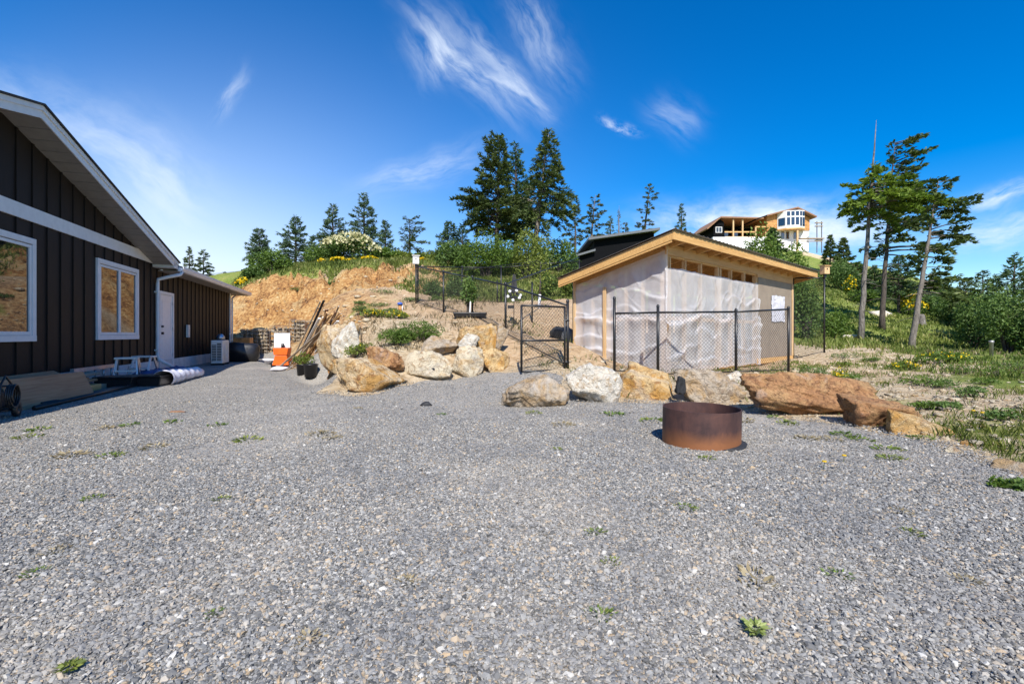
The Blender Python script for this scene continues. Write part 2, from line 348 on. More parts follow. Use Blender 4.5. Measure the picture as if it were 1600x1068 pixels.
def mk_ground():
    m, t, b = mat_new('hillside_soil'); v = coords(t, 'Object')
    at_ = t.nodes.new('ShaderNodeAttribute'); at_.attribute_name = 'zone'; sp = t.nodes.new('ShaderNodeSeparateColor'); t.links.new(at_.outputs['Color'], sp.inputs[0])
    n1 = noise(t, v, 1.1, 6, .62); n2 = noise(t, v, 7.0, 6, .65, .4); n3 = noise(t, v, .35, 5, .6, .5)
    sand = ramp(t, n2, [(.28, (.33, .23, .13)), (.44, (.56, .42, .26)), (.6, (.70, .57, .39)), (.8, (.76, .67, .52))])
    clay = ramp(t, mixc(t, .6, n1, n2), [(.36, (.085, .042, .022)), (.43, (.24, .12, .05)), (.49, (.43, .22, .08)), (.55, (.54, .32, .125)), (.63, (.66, .47, .23)), (.72, (.74, .60, .38))])
    pale = mixc(t, ramp(t, n3, [(.54, (0, 0, 0)), (.62, (.8, .8, .8))]), clay, ramp(t, n2, [(.3, (.45, .30, .13)), (.7, (.70, .55, .30))]))
    grass = ramp(t, mixc(t, .5, n1, n2), [(.3, (.12, .17, .03)), (.5, (.22, .27, .06)), (.62, (.33, .33, .10)), (.75, (.48, .40, .20))])
    soil = ramp(t, n2, [(.3, (.36, .23, .125)), (.5, (.60, .42, .25)), (.8, (.70, .55, .38))])
    c = mixc(t, sp.outputs[1], sand, pale)
    c = mixc(t, sp.outputs[2], c, soil)
    gm = M2(t, 'ADD', sp.outputs[0], M2(t, 'MULTIPLY', M2(t, 'SUBTRACT', n1, .5), 1.4))
    gm = M2(t, 'MULTIPLY', ramp(t, gm, [(.42, (0, 0, 0)), (.62, (1, 1, 1))]), sstep_const(t, sp.outputs[0]))
    c = mixc(t, gm, c, grass)
    t.links.new(c, b.inputs['Base Color']); b.inputs['Roughness'].default_value = .95; b.inputs['Specular IOR Level'].default_value = .1
    h = M2(t, 'ADD', M2(t, 'MULTIPLY', n2, 1.0), M2(t, 'MULTIPLY', noise(t, v, 26, 5, .7), .45))
    bump(t, b, h, 1.0, .14)
    return m
def sstep_const(t, s):
    mr = t.nodes.new('ShaderNodeMapRange'); mr.inputs[1].default_value = .02; mr.inputs[2].default_value = .12; t.links.new(s, mr.inputs[0]); return mr.outputs[0]
def mk_rock(name, base, accent, dark, acc=.5, speck=.25):
    m, t, b = mat_new(name); v = coords(t, 'Object')
    oi = t.nodes.new('ShaderNodeObjectInfo'); va = t.nodes.new('ShaderNodeVectorMath'); va.operation = 'ADD'; t.links.new(v, va.inputs[0])
    cx = t.nodes.new('ShaderNodeCombineXYZ'); t.links.new(M2(t, 'MULTIPLY', oi.outputs['Random'], 37.0), cx.inputs[0]); t.links.new(cx.outputs[0], va.inputs[1]); v = va.outputs[0]
    n1 = noise(t, v, 2.6, 7, .66, 1.2); n2 = noise(t, v, 9, 8, .72, .8); n3 = noise(t, v, 42, 6, .75); n4 = noise(t, v, 1.3, 5, .6, 2.0)
    vo = t.nodes.new('ShaderNodeTexVoronoi'); vo.feature = 'DISTANCE_TO_EDGE'; vo.inputs['Scale'].default_value = 1.5
    wv = t.nodes.new('ShaderNodeVectorMath'); wv.operation = 'ADD'; t.links.new(v, wv.inputs[0]); t.links.new(noise(t, v, 3.0, 5, .6, 0, 1), wv.inputs[1]); t.links.new(wv.outputs[0], vo.inputs['Vector'])
    crack = ramp(t, vo.outputs['Distance'], [(0, (1, 1, 1)), (.035, (0, 0, 0))])
    c = mixc(t, ramp(t, n1, [(acc - .07, (0, 0, 0)), (acc + .07, (1, 1, 1))]), base, accent)
    c = mixc(t, ramp(t, n2, [(.51, (0, 0, 0)), (.62, (.85, .85, .85))]), c, dark)
    c = mixc(t, ramp(t, n4, [(.55, (0, 0, 0)), (.68, (.7, .7, .7))]), c, tuple(min(1, x * .55 + .28) for x in base))
    c = mixc(t, ramp(t, n3, [(.34, (speck + .3, ) * 3), (.48, (0, 0, 0))]), c, tuple(x * .5 for x in dark))
    c = mixc(t, ramp(t, n3, [(.6, (0, 0, 0)), (.75, (.5, .5, .5))]), c, (.66, .60, .50))
    c = mixc(t, M2(t, 'MULTIPLY', M2(t, 'MULTIPLY', crack, .3), n1), c, tuple(x * .5 for x in dark))
    t.links.new(c, b.inputs['Base Color']); b.inputs['Roughness'].default_value = .88; b.inputs['Specular IOR Level'].default_value = .2
    h = M2(t, 'ADD', M2(t, 'MULTIPLY', n2, 1.3), M2(t, 'MULTIPLY', n3, .45)); h = M2(t, 'SUBTRACT', h, M2(t, 'MULTIPLY', crack, .18))
    bump(t, b, h, 1.0, .075)
    return m
def mk_wood(name, c1, c2, rough=.6, axis=0, scale=5.0):
    st = [14, 14, 14]; st[axis] = .8
    m, t, b = mat_new(name); v = coords(t, 'Object', tuple(st)); n = noise(t, v, scale * .35, 6, .6, .9)
    big = noise(t, coords(t, 'Object'), 1.7, 3)
    c = mixc(t, .3, ramp(t, n, [(.35, c1), (.65, c2)]), mixc(t, big, (.2, .2, .2), (.8, .8, .8)), 'SOFT_LIGHT')
    t.links.new(c, b.inputs['Base Color']); b.inputs['Roughness'].default_value = rough; bump(t, b, n, .25, .004); return m
def mk_plastic():
    m, t, b = mat_new('plastic_sheet'); v = coords(t, 'Object')
    n = noise(t, v, 2.2, 5, .6, .6)
    c = ramp(t, n, [(.3, (.80, .77, .76)), (.55, (.87, .85, .85)), (.75, (.92, .91, .93))])
    t.links.new(c, b.inputs['Base Color']); b.inputs['Roughness'].default_value = .28; b.inputs['Specular IOR Level'].default_value = .5
    wv = noise(t, coords(t, 'Object', (2, 2, 2.6)), 3.5, 6, .6, 1.6); bump(t, b, wv, .22, .04)
    tl = t.nodes.new('ShaderNodeBsdfTranslucent'); tl.inputs[0].default_value = (.8, .76, .74, 1)
    tp = t.nodes.new('ShaderNodeBsdfTransparent'); tp.inputs[0].default_value = (.95, .93, .92, 1)
    m1 = t.nodes.new('ShaderNodeMixShader'); m1.inputs[0].default_value = .22; m2 = t.nodes.new('ShaderNodeMixShader')
    t.links.new(ramp(t, n, [(.3, (.46, ) * 3), (.7, (.34, ) * 3)]), m2.inputs[0])
    t.links.new(b.outputs[0], m1.inputs[1]); t.links.new(tl.outputs[0], m1.inputs[2]); t.links.new(m1.outputs[0], m2.inputs[1]); t.links.new(tp.outputs[0], m2.inputs[2])
    t.links.new(m2.outputs[0], t.nodes['Material Output'].inputs[0]); return m
def mk_glass():
    m, t, b = mat_new('window_glass'); b.inputs['Base Color'].default_value = (.012, .013, .015, 1); b.inputs['Roughness'].default_value = .015
    b.inputs['IOR'].default_value = 2.1; b.inputs['Specular IOR Level'].default_value = .6
    bump(t, b, noise(t, coords(t, 'Object'), 1.1, 2), .02, .02); return m
def mk_rust():
    m, t, b = mat_new('rusty_steel'); v = coords(t, 'Object'); n = noise(t, v, 5, 7, .66, .7); n2 = noise(t, coords(t, 'Object', (1, 1, .25)), 14, 5, .7)
    sp = t.nodes.new('ShaderNodeSeparateXYZ'); t.links.new(v, sp.inputs[0])
    c = ramp(t, mixc(t, .4, n, n2), [(.3, (.024, .014, .014)), (.45, (.062, .031, .028)), (.58, (.098, .046, .037)), (.72, (.16, .07, .042))])
    low = M2(t, 'SUBTRACT', M2(t, 'ADD', .07, M2(t, 'MULTIPLY', n, .12)), sp.outputs[2])
    mr = t.nodes.new('ShaderNodeMapRange'); mr.inputs[1].default_value = -.04; mr.inputs[2].default_value = .08; t.links.new(low, mr.inputs[0])
    c = mixc(t, M2(t, 'MULTIPLY', mr.outputs[0], .8), c, (.30, .115, .04))
    t.links.new(c, b.inputs['Base Color']); b.inputs['Roughness'].default_value = .62; b.inputs['Metallic'].default_value = .25; bump(t, b, n2, .25, .004); return m
def mk_bark(name, c1, c2, pale=None):
    m, t, b = mat_new(name); v = coords(t, 'Object', (5, 5, 1.2)); n = noise(t, v, 3.5, 6, .7, .5)
    st = [(.35, c1), (.6, c2)] + ([(.72, pale)] if pale else [])
    t.links.new(ramp(t, n, st), b.inputs['Base Color']); b.inputs['Roughness'].default_value = .9; bump(t, b, n, .7, .03); return m
def mk_siding():
    m, t, b = mat_new('brown_siding'); v = coords(t, 'Object', (10, 10, .7)); n = noise(t, v, 4, 5, .65)
    t.links.new(ramp(t, n, [(.3, (.015, .0115, .010)), (.7, (.022, .017, .0145))]), b.inputs['Base Color']); b.inputs['Roughness'].default_value = .6; b.inputs['Specular IOR Level'].default_value = .2; bump(t, b, n, .12, .003); return m
def mk_shingle():
    m, t, b = mat_new('roof_shingle'); v = coords(t, 'Object'); br = t.nodes.new('ShaderNodeTexBrick'); br.inputs['Scale'].default_value = 3.3
    t.links.new(v, br.inputs['Vector']); br.inputs['Color1'].default_value = (.03, .03, .033, 1); br.inputs['Color2'].default_value = (.05, .05, .052, 1); br.inputs['Mortar'].default_value = (.015, .015, .015, 1)
    t.links.new(br.outputs[0], b.inputs['Base Color']); b.inputs['Roughness'].default_value = .9; return m
def mk_screen():
    m, t, b = mat_new('shade_cloth'); v = coords(t, 'Object', (1, 1, 1)); n = noise(t, v, 3, 4); ck = t.nodes.new('ShaderNodeTexChecker'); ck.inputs['Scale'].default_value = 70; t.links.new(v, ck.inputs['Vector'])
    c = mixc(t, .12, ramp(t, n, [(.3, (.24, .19, .145)), (.7, (.31, .25, .19))]), ck.outputs[0], 'MULTIPLY')
    t.links.new(c, b.inputs['Base Color']); b.inputs['Roughness'].default_value = .8; return m
MT = dict(
    gravel=mk_gravel(), stone=mk_stone(), ground=mk_ground(), plastic=mk_plastic(), glass=mk_glass(), rust=mk_rust(), siding=mk_siding(), shingle=mk_shingle(), screen=mk_screen(),
    white=simple('white_paint', (.72, .73, .74), .45, .04), grey_soffit=simple('soffit', (.27, .26, .25), .7, .06), door=simple('white_door', (.74, .75, .77), .35, .03),
    concrete=simple('pale_foundation', (.62, .62, .61), .8, .08, 5, bmp=.2), black=simple('black_powder_coat', (.012, .012, .013), .4, .1), blackp=simple('black_plastic', (.014, .014, .016), .38, .2),
    dark=simple('dark_stuff', (.02, .02, .022), .7, .4), alu=simple('aluminium', (.55, .58, .62), .35, .1, metal=.8), blue=simple('blue_tarp', (.05, .09, .24), .4, .25, 4, bmp=.5, bscale=14),
    sheetw=simple('white_wrap', (.72, .70, .76), .3, .15, 4, bmp=.6, bscale=12), bluep=simple('blue_paint', (.03, .10, .42), .45),
    lumber=mk_wood('new_lumber', (.50, .28, .095), (.66, .41, .17)), lumberz=mk_wood('stud_lumber', (.50, .31, .14), (.66, .46, .25), axis=2), ply=mk_wood('plywood', (.48, .27, .12), (.60, .37, .18), .7), oldply=mk_wood('brown_plywood', (.30, .15, .075), (.42, .235, .125), .8),
    fascia=mk_wood('yellow_fascia', (.50, .26, .075), (.68, .41, .15), scale=7), oldwood=mk_wood('grey_old_wood', (.22, .17, .12), (.42, .35, .27), .85), redwood=mk_wood('brown_board', (.20, .10, .055), (.32, .18, .10), .8), osb=simple('osb_board', (.55, .27, .09), .8, .3, 3),
    metalroof=simple('metal_roof', (.20, .17, .15), .45, .1, metal=.3), orange=simple('orange_paint', (.75, .13, .015), .4, .1), acw=simple('heat_pump_case', (.66, .66, .63), .4, .03), acd=simple('heat_pump_grille', (.03, .03, .035), .5),
    rust_y=mk_rock('rock_ochre', (.74, .58, .36), (.60, .34, .11), (.26, .12, .05), .53), rock_c=mk_rock('rock_cream', (.76, .66, .48), (.68, .48, .25), (.42, .27, .15), .58, .12), rock_r=mk_rock('rock_red', (.50, .26, .12), (.60, .36, .17), (.20, .10, .055), .52),
    rock_g=mk_rock('rock_grey_tan', (.56, .47, .36), (.55, .37, .19), (.30, .22, .15), .54), rock_o=mk_rock('rock_orange', (.74, .54, .28), (.64, .35, .10), (.34, .16, .055), .52), rock_w=mk_rock('rock_white', (.80, .74, .63), (.74, .60, .40), (.50, .34, .18), .62, .08),
    bark=mk_bark('bark_dark', (.035, .026, .02), (.10, .08, .065)), barkp=mk_bark('bark_pale', (.05, .042, .036), (.22, .195, .17), (.55, .53, .50)), barkg=mk_bark('bark_grey', (.08, .07, .06), (.22, .19, .16)),
    fir=leafmat('fir_needles', (.042, .068, .022), (.098, .135, .036), (.20, .235, .06), .3), firl=leafmat('young_fir_needles', (0.045, 0.090, 0.038), (0.098, 0.158, 0.053), (0.195, 0.255, 0.075), .3), firb=leafmat('blue_fir_needles', (.055, .10, .05), (.115, .175, .085), (.20, .26, .12), .25),
    pine=leafmat('pine_needles', (.05, .07, .028), (.11, .13, .048), (.20, .20, .075), .25), bright=leafmat('bright_needles', (.09, .15, .022), (.20, .28, .045), (.32, .37, .08), .4),
    leaf=leafmat('broad_leaves', (0.058, 0.109, 0.020), (0.138, 0.217, 0.036), (0.246, 0.334, 0.072), .4), leafd=leafmat('dark_leaves', (0.055, 0.107, 0.027), (0.127, 0.205, 0.049), (0.234, 0.312, 0.078), .35), leafp=leafmat('pale_weed', (.20, .25, .06), (.32, .38, .12), (.42, .46, .2), .3), leafy=leafmat('yellow_green_leaves', (0.100, 0.138, 0.025), (0.213, 0.263, 0.050), (0.338, 0.350, 0.088), .4),
    cream=leafmat('cream_blossom', (.45, .42, .20), (.62, .58, .34), (.75, .70, .48), .2), yellow=leafmat('yellow_blossom', (.62, .40, .005), (.80, .58, .01), (.85, .68, .05), .2),
    grass=leafmat('grass_blades', (.13, .18, .035), (.26, .30, .075), (.48, .42, .18), .45), grassg=leafmat('green_grass', (.09, .14, .025), (.17, .24, .045), (.30, .31, .09), .4), dry=leafmat('dry_grass', (.22, .17, .09), (.36, .29, .17), (.48, .41, .27), .3),
    hwhite=simple('house_wrap_white', (.78, .78, .77), .5, .05), hdark=simple('dark_cladding', (.005, .0055, .007), .8, .2, spec=.08), groof=simple('grey_flashing', (.12, .13, .14), .5, .1), rockface=simple('bank_stone', (.6, .48, .33), .9, .3, 3), wire=simple('galvanised_wire', (.35, .34, .33), .5, metal=.6),
)

# ------------------------------------------------------------------ ground meshes
def build_ground():
    fa = np.radians(np.arange(-70, 70.01, .32)); ba = np.radians(np.arange(74, 287, 4.0)); ang = np.r_[fa, ba]
    rad = np.r_[0.0, np.geomspace(.9, 700, 430)]
    A, Rr = np.meshgrid(ang, rad); X = Rr * np.sin(A); Y = Rr * np.cos(A); Z = gz(X, Y)
    sd = poly_sd(X, Y, YARD)
    Z = Z - .03 * sstep(.0, -.35, sd)
    n, m = X.shape; i, j = np.meshgrid(np.arange(n - 1), np.arange(m), indexing='ij'); j2 = (j + 1) % m
    F = np.stack([i * m + j, i * m + j2, (i + 1) * m + j2, (i + 1) * m + j], -1).reshape(-1, 4)
    rr = np.hypot(X, Y)
    def blob(px, d, sx, sy):
        x, y = (px - CX) / FPX * d, d; return np.exp(-((X - x) / sx) ** 2 - ((Y - y) / sy) ** 2)
    clay = np.clip(sstep(-1.5, -4.0, X) * sstep(20.5, 22, Y) * sstep(29.0, 27.2, Y + fbm(X * .5, Y * .5, o=3) * 2.0) + blob(520, 12, .7, 1.2) * .5 + sstep(-3.6, -4.2, X) * sstep(9.5, 11, Y) * sstep(21, 19, Y) * .8, 0, 1)
    soil = np.clip(sstep(-2.5, -.5, X + (Y - 11) * .45) * sstep(9.4, 10.2, Y) * sstep(21, 20, Y) * sstep(9, 7, X), 0, 1)
    grass = np.clip(sstep(26.8, 29.5, Y + fbm(X * .4 + 2, Y * .4, o=3) * 2.0), 0, 1)
    grass = np.maximum(grass, sstep(20, 22, Y) * sstep(-4.5, -2.5, X) * .75)
    right = sstep(3.0, 4.5, X) * sstep(24, 18, Y)
    grass = np.maximum(grass, right * (.30 + .55 * sstep(5.0, 8.0, X - .62 * Y + 2.0) + .3 * sstep(5.5, 4, Y)))
    grass = np.maximum(grass, sstep(17, 22, Y) * sstep(5, 9, X))
    grass = np.maximum(grass, blob(600, 11.2, .8, .8) * .5); grass = np.maximum(grass, blob(580, 18, 1.6, 1.2) * .45)
    grass = np.maximum(grass, sstep(6, 9, X) * sstep(12, 8, Y) * .9)
    grass = np.where(sd < .1, 0, grass)
    cutscar = blob(1275, 84, 5, 9) * 1.2 + blob(1130, 86, 8, 3)
    grass = np.clip(grass - cutscar, 0, 1)
    zone = np.stack([grass, clay, soil, np.ones_like(X)], -1).reshape(-1, 4)
    o = np_mesh('hillside', np.stack([X, Y, Z], -1), F[:, ::-1], MT['ground'], smooth=True, attrs={'zone': zone})
    tag(o, 'sandy orange cut hillside rising behind the gravel yard', kind='structure')
    # gravel sheet
    rad = np.r_[0.0, np.geomspace(.7, 40, 230)]; A, Rr = np.meshgrid(ang, rad); X = Rr * np.sin(A); Y = Rr * np.cos(A)
    sd = poly_sd(X, Y, YARD) + fbm(X * 1.2, Y * 1.2, o=4) * .35
    Z = gz(X, Y) + .018 - .05 * sstep(-.25, .06, sd)
    n, m = X.shape; i, j = np.meshgrid(np.arange(n - 1), np.arange(m), indexing='ij'); j2 = (j + 1) % m
    F = np.stack([i * m + j, i * m + j2, (i + 1) * m + j2, (i + 1) * m + j], -1).reshape(-1, 4)
    keep = (sd.ravel()[F] < .06).all(1)
    o = np_mesh('gravel_yard', np.stack([X, Y, Z], -1), F[keep][:, ::-1], MT['gravel'], smooth=True)
    tag(o, 'wide flat yard of crushed grey gravel', kind='structure')
build_ground()

def build_gravel():
    rng = np.random.default_rng(5)
    pts = []
    for r0, r1, dens in ((1.0, 2.4, 14500), (2.4, 4.0, 10000), (4.0, 6.0, 5200), (6.0, 9.0, 1600), (9.0, 14, 300)):
        a0, a1 = R(-56), R(56); n = int(dens * (a1 - a0) / 2 * (r1 ** 2 - r0 ** 2))
        r = np.sqrt(rng.uniform(r0 ** 2, r1 ** 2, n)); a = rng.uniform(a0, a1, n); pts.append(np.c_[r * np.sin(a), r * np.cos(a)])
    p = np.concatenate(pts); sd = poly_sd(p[:, 0], p[:, 1], YARD) + fbm(p[:, 0] * 1.2, p[:, 1] * 1.2, o=4) * .35
    fin = fbm(p[:, 0] * .55 + 3.3, p[:, 1] * .55 + 1.7, o=4); p = p[(sd < .02 + rng.exponential(.05, len(p))) & (rng.random(len(p)) > .75 * sstep(.16, .45, fin))]
    z = gz(p[:, 0], p[:, 1]) + .02; n = len(p)
    me = D.meshes.new('gravel_stones'); me.vertices.add(n); me.vertices.foreach_set('co', np.c_[p, z].astype(np.float32).ravel())
    rot = np.c_[rng.normal(0, .5, n), rng.normal(0, .5, n), rng.uniform(0, 6.28, n)].astype(np.float32)
    s = np.clip(rng.lognormal(-5.27, .42, n), .003, .016)
    scl = np.c_[s * rng.uniform(.9, 1.5, n), s * rng.uniform(.7, 1.0, n), s * rng.uniform(.3, .6, n)].astype(np.float32)
    for nm, arr in (('rot', rot), ('scl', scl)):
        a = me.attributes.new(nm, 'FLOAT_VECTOR', 'POINT'); a.data.foreach_set('vector', arr.ravel())
    o = link('gravel_stones', me, MT['stone']); tag(o, 'loose grey and tan crushed stones covering the yard', kind='stuff')
    g = D.node_groups.new('gravel_nodes', 'GeometryNodeTree')
    g.interface.new_socket('Geometry', in_out='INPUT', socket_type='NodeSocketGeometry'); g.interface.new_socket('Geometry', in_out='OUTPUT', socket_type='NodeSocketGeometry')
    gi = g.nodes.new('NodeGroupInput'); go = g.nodes.new('NodeGroupOutput'); L = g.links.new
    jn = g.nodes.new('GeometryNodeJoinGeometry')
    for k in range(6):
        ic = g.nodes.new('GeometryNodeMeshIcoSphere'); ic.inputs['Subdivisions'].default_value = 1; ic.inputs['Radius'].default_value = 1
        sp = g.nodes.new('GeometryNodeSetPosition'); nz = g.nodes.new('ShaderNodeTexNoise'); nz.noise_dimensions = '4D'; nz.inputs['W'].default_value = k * 7.7; nz.inputs['Scale'].default_value = .9; nz.inputs['Detail'].default_value = 1
        sub = g.nodes.new('ShaderNodeVectorMath'); sub.operation = 'SUBTRACT'; sub.inputs[1].default_value = (.5, .5, .5); L(nz.outputs['Color'], sub.inputs[0])
        sc = g.nodes.new('ShaderNodeVectorMath'); sc.operation = 'SCALE'; sc.inputs['Scale'].default_value = 1.9; L(sub.outputs[0], sc.inputs[0]); L(sc.outputs[0], sp.inputs['Offset'])
        L(ic.outputs[0], sp.inputs['Geometry'])
        sm = g.nodes.new('GeometryNodeSetMaterial'); sm.inputs['Material'].default_value = MT['stone']; L(sp.outputs[0], sm.inputs[0])
        ss = g.nodes.new('GeometryNodeSetShadeSmooth'); ss.inputs['Shade Smooth'].default_value = False; L(sm.outputs[0], ss.inputs[0])
        gt = g.nodes.new('GeometryNodeGeometryToInstance'); L(ss.outputs[0], gt.inputs[0]); L(gt.outputs[0], jn.inputs[0])
    ip = g.nodes.new('GeometryNodeInstanceOnPoints'); L(gi.outputs[0], ip.inputs['Points']); L(jn.outputs[0], ip.inputs['Instance']); ip.inputs['Pick Instance'].default_value = True
    ri = g.nodes.new('FunctionNodeRandomValue'); ri.data_type = 'INT'
    for s_ in ri.inputs:
        if s_.type == 'INT' and s_.name == 'Min' and s_.enabled: s_.default_value = 0
        if s_.type == 'INT' and s_.name == 'Max' and s_.enabled: s_.default_value = 5
    L([q for q in ri.outputs if q.enabled][0], ip.inputs['Instance Index'])
    for nm, sock in (('rot', 'Rotation'), ('scl', 'Scale')):
        na = g.nodes.new('GeometryNodeInputNamedAttribute'); na.data_type = 'FLOAT_VECTOR'; na.inputs['Name'].default_value = nm
        L([q for q in na.outputs if q.enabled][0], ip.inputs[sock])
    L(ip.outputs[0], go.inputs[0])
    md = o.modifiers.new('gravel', 'NODES'); md.node_group = g
build_gravel()

# ------------------------------------------------------------------ the dark house on the left
HD = Vector((-240, 755, 0)).normalized(); HN = Vector((HD.y, -HD.x, 0)); HRZ = math.atan2(HD.y, HD.x)
H0 = HN * -5.28
def hw(t, off, z=0.0):           # along the wall, distance out from the wall
    p = H0 + HD * t + HN * off; return Vector((p.x, p.y, z))
def build_house():
    r = thing('brown_house', 'dark brown board-and-batten house with white trim and a shallow gable', 'house', H0, HRZ)
    T0, T1 = 3.7, 23.56; PK, PZ, EZ, GE = 9.55, 4.49, 2.86, 15.6; sl = (PZ - EZ) / (GE - PK); OV = .5
    zr = lambda t: PZ - sl * abs(t - PK)      # underside of gable roof
    b = MB(); b.prism([(T0, 0, .33), (T1, 0, .33), (T1, 0, 2.86), (GE - .25, 0, 2.86), (GE - .25, 0, zr(GE - .25)), (PK, 0, PZ), (T0, 0, zr(T0))], (0, .2, 0)); b.build('wall', MT['siding'], r)
    b = MB(); b.b2(T1 - .2, T1, .2, 9, .33, 2.86); b.build('wall', MT['siding'], r)
    b = MB(); b.b2(T0, T0 + .2, .2, 9, .33, zr(T0)); b.build('wall', MT['siding'], r)
    b = MB(); b.b2(T0, T1, 8.8, 9, .33, 2.8); b.build('wall', MT['siding'], r)
    b = MB(); b.b2(T0 - .02, T1 + .02, -.035, .19, -.2, .328); b.build('foundation', MT['concrete'], r)
    b = MB(); b.b2(T1 - .11, T1 + .03, -.03, .05, .335, 2.85); b.build('corner_trim', MT['white'], r)
    skip = [(8.25, 10.32), (12.36, 14.37), (15.66, 16.80)]
    n = 0; t = 4.2 - .06
    while t < T1 - .2:
        segs = [(.335, 2.945 if t < GE - .35 else 2.85)]
        for i, (a, c) in enumerate(skip):
            if a - .03 < t < c + .03:
                segs = [(2.27, segs[0][1])] if i == 2 else [(.335, .925), (2.67, 2.945)]
        if t < GE - .35 and zr(t) > 3.25: segs.append((3.195, zr(t) - .01))
        for z0, z1 in segs:
            b = MB(); b.b2(t - .024, t + .024, -.022, 0, z0, z1); b.build('batten', MT['siding'], r)
        t += .41
    b = MB(); b.b2(T0 - .02, GE - .28, -.03, 0, 2.95, 3.19); b.build('trim_band', MT['white'], r)
    # eave return box at the gable foot
    b = MB(); b.b2(GE - .275, GE - .01, -OV, .01, 2.862, 3.0); b.build('eave_return', MT['white'], r)
    # gable roof slopes with soffit, rake boards, shingles
    for sgn, te in ((1, GE), (-1, 2 * PK - GE)):
        y0, y1 = -OV, 6.5
        zE = zr(te)
        b = MB(); b.prism([(PK, y0 + .02, PZ), (te, y0 + .02, zE), (te, y0 + .02, zE + .02), (PK, y0 + .02, PZ + .02)], (0, OV + .1, 0)); b.build('soffit', MT['grey_soffit'], r)
        for k in range(1, 20):
            tt = PK + sgn * k * .31
            if abs(tt - PK) < GE - PK: MBs = MB().bar((tt, y0 + .03, zr(tt) - .001), (tt, -.02, zr(tt) - .001), .006, .004); MBs.build('soffit_groove', MT['groof'], r)
        b = MB(); b.prism([(PK, y0, PZ - .02), (te, y0, zE - .02), (te, y0, zE + .17), (PK, y0, PZ + .17)], (0, .02, 0)); b.build('rake_board', MT['white'], r)
        b = MB(); b.prism([(PK, y0 - .02, PZ + .10), (te + sgn * .02, y0 - .02, zE + .095), (te + sgn * .02, y0 - .02, zE + .175), (PK, y0 - .02, PZ + .18)], (0, .018, 0)); b.build('rake_trim', MT['white'], r)
        b = MB(); b.prism([(PK, y0 - .05, PZ + .185), (te + sgn * .08, y0 - .05, zE + .165), (te + sgn * .08, y0 - .05, zE + .195), (PK, y0 - .05, PZ + .215)], (0, y1, 0)); b.build('roof', MT['shingle'], r)
    # long rear roof
    e0, e1 = GE + .02, 24.7
    b = MB(); b.prism([(e0, -OV, 2.93), (e0, -OV, 2.97), (e0, 4.5, 2.97 + 5.1 * .268), (e0, 9.6, 2.97), (e0, 9.6, 2.93), (e0, 4.5, 2.93 + 5.1 * .268)], (e1 - e0, 0, 0)); b.build('roof', MT['shingle'], r)
    b = MB(); b.b2(e0, e1, -OV + .02, 0.0, 2.80, 2.815); b.build('soffit', MT['grey_soffit'], r)
    b = MB(); b.prism([(e1 - .03, -OV + .02, 2.78), (e1 - .03, -OV + .02, 2.928), (e1 - .03, 4.5, 2.925 + 5.1 * .268), (e1 - .03, 4.5, 2.77 + 5.1 * .268)], (.03, 0, 0)); b.build('rake_board', MT['white'], r)
    b = MB(); b.b2(T1, e1 - .04, 0, 4.5, 2.80, 2.815); b.build('soffit', MT['grey_soffit'], r)
    b = MB(); b.prism([(e0 + .05, -OV + .015, 2.94), (e0 + .05, -OV + .015, 2.80), (e0 + .05, -OV - .085, 2.80), (e0 + .05, -OV - .12, 2.88), (e0 + .05, -OV - .12, 2.94), (e0 + .05, -OV - .105, 2.94), (e0 + .05, -OV - .08, 2.83), (e0 + .05, -OV, 2.82), (e0 + .05, -OV, 2.94)], (e1 - e0 - .02, 0, 0)); b.build('gutter', MT['white'], r)
    ds = MB(); ds.tube([(15.74, -.56, 2.80), (15.70, -.54, 2.72), (15.56, -.26, 2.62), (15.5, -.07, 2.55), (15.5, -.055, 2.42), (15.5, -.055, .48), (15.52, -.08, .36), (15.64, -.42, .12)], .046, 10); d_ = ds.build('downspout', MT['white'], r, True)
    for z in (2.2, .62): MB().b2(15.42, 15.445, -.10, -.005, z - .02, z + .02).build('bracket', MT['white'], d_)
    b = MB(); b.b2(17.9, 18.05, -.09, -.024, .95, 1.35); b.build('junction_box', MT['acw'], r)
    b = MB(); b.tube([(24.2, -.1, 2.80), (23.7, -.05, 2.6), (23.62, -.07, 2.55), (23.62, -.07, .4)], .035, 8); b.build('downspout', MT['white'], r, True)
    # windows
    for a, c in skip[:2]:
        z0, z1 = .93, 2.665; f = MB(); w_ = .10
        f.b2(a, c, -.045, .0, z1 - w_, z1); f.b2(a, c, -.05, .0, z0, z0 + w_); f.b2(a, a + w_, -.045, .0, z0 + w_, z1 - w_); f.b2(c - w_, c, -.045, .0, z0 + w_, z1 - w_)
        wn = f.build('window', MT['white'], r, bevel=.004)
        fr = MB(); m_ = (a + c) / 2; i0, i1 = a + w_ + .004, c - w_ - .004; q0, q1 = z0 + w_ + .004, z1 - w_ - .004; s_ = .06
        fr.b2(i0, i1, -.035, -.004, q1 - s_, q1); fr.b2(i0, i1, -.035, -.004, q0, q0 + s_); fr.b2(i0, i0 + s_, -.035, -.004, q0 + s_, q1 - s_); fr.b2(i1 - s_, i1, -.035, -.004, q0 + s_, q1 - s_); fr.b2(m_ - .05, m_ + .05, -.037, -.004, q0 + s_, q1 - s_)
        fr.build('sash', MT['white'], wn, bevel=.003)
        MB().b2(a + w_ + .004, c - w_ - .004, -.0365, -.0355, q1 - .012, q1 - .004).build('shadow_gap', MT['dark'], wn)
        for x0, x1 in ((i0 + s_, m_ - .05), (m_ + .05, i1 - s_)): MB().b2(x0, x1, -.014, -.004, q0 + s_, q1 - s_).build('pane', MT['glass'], wn)
    # door
    a, c, z0, z1 = 15.69, 16.77, .12, 2.26
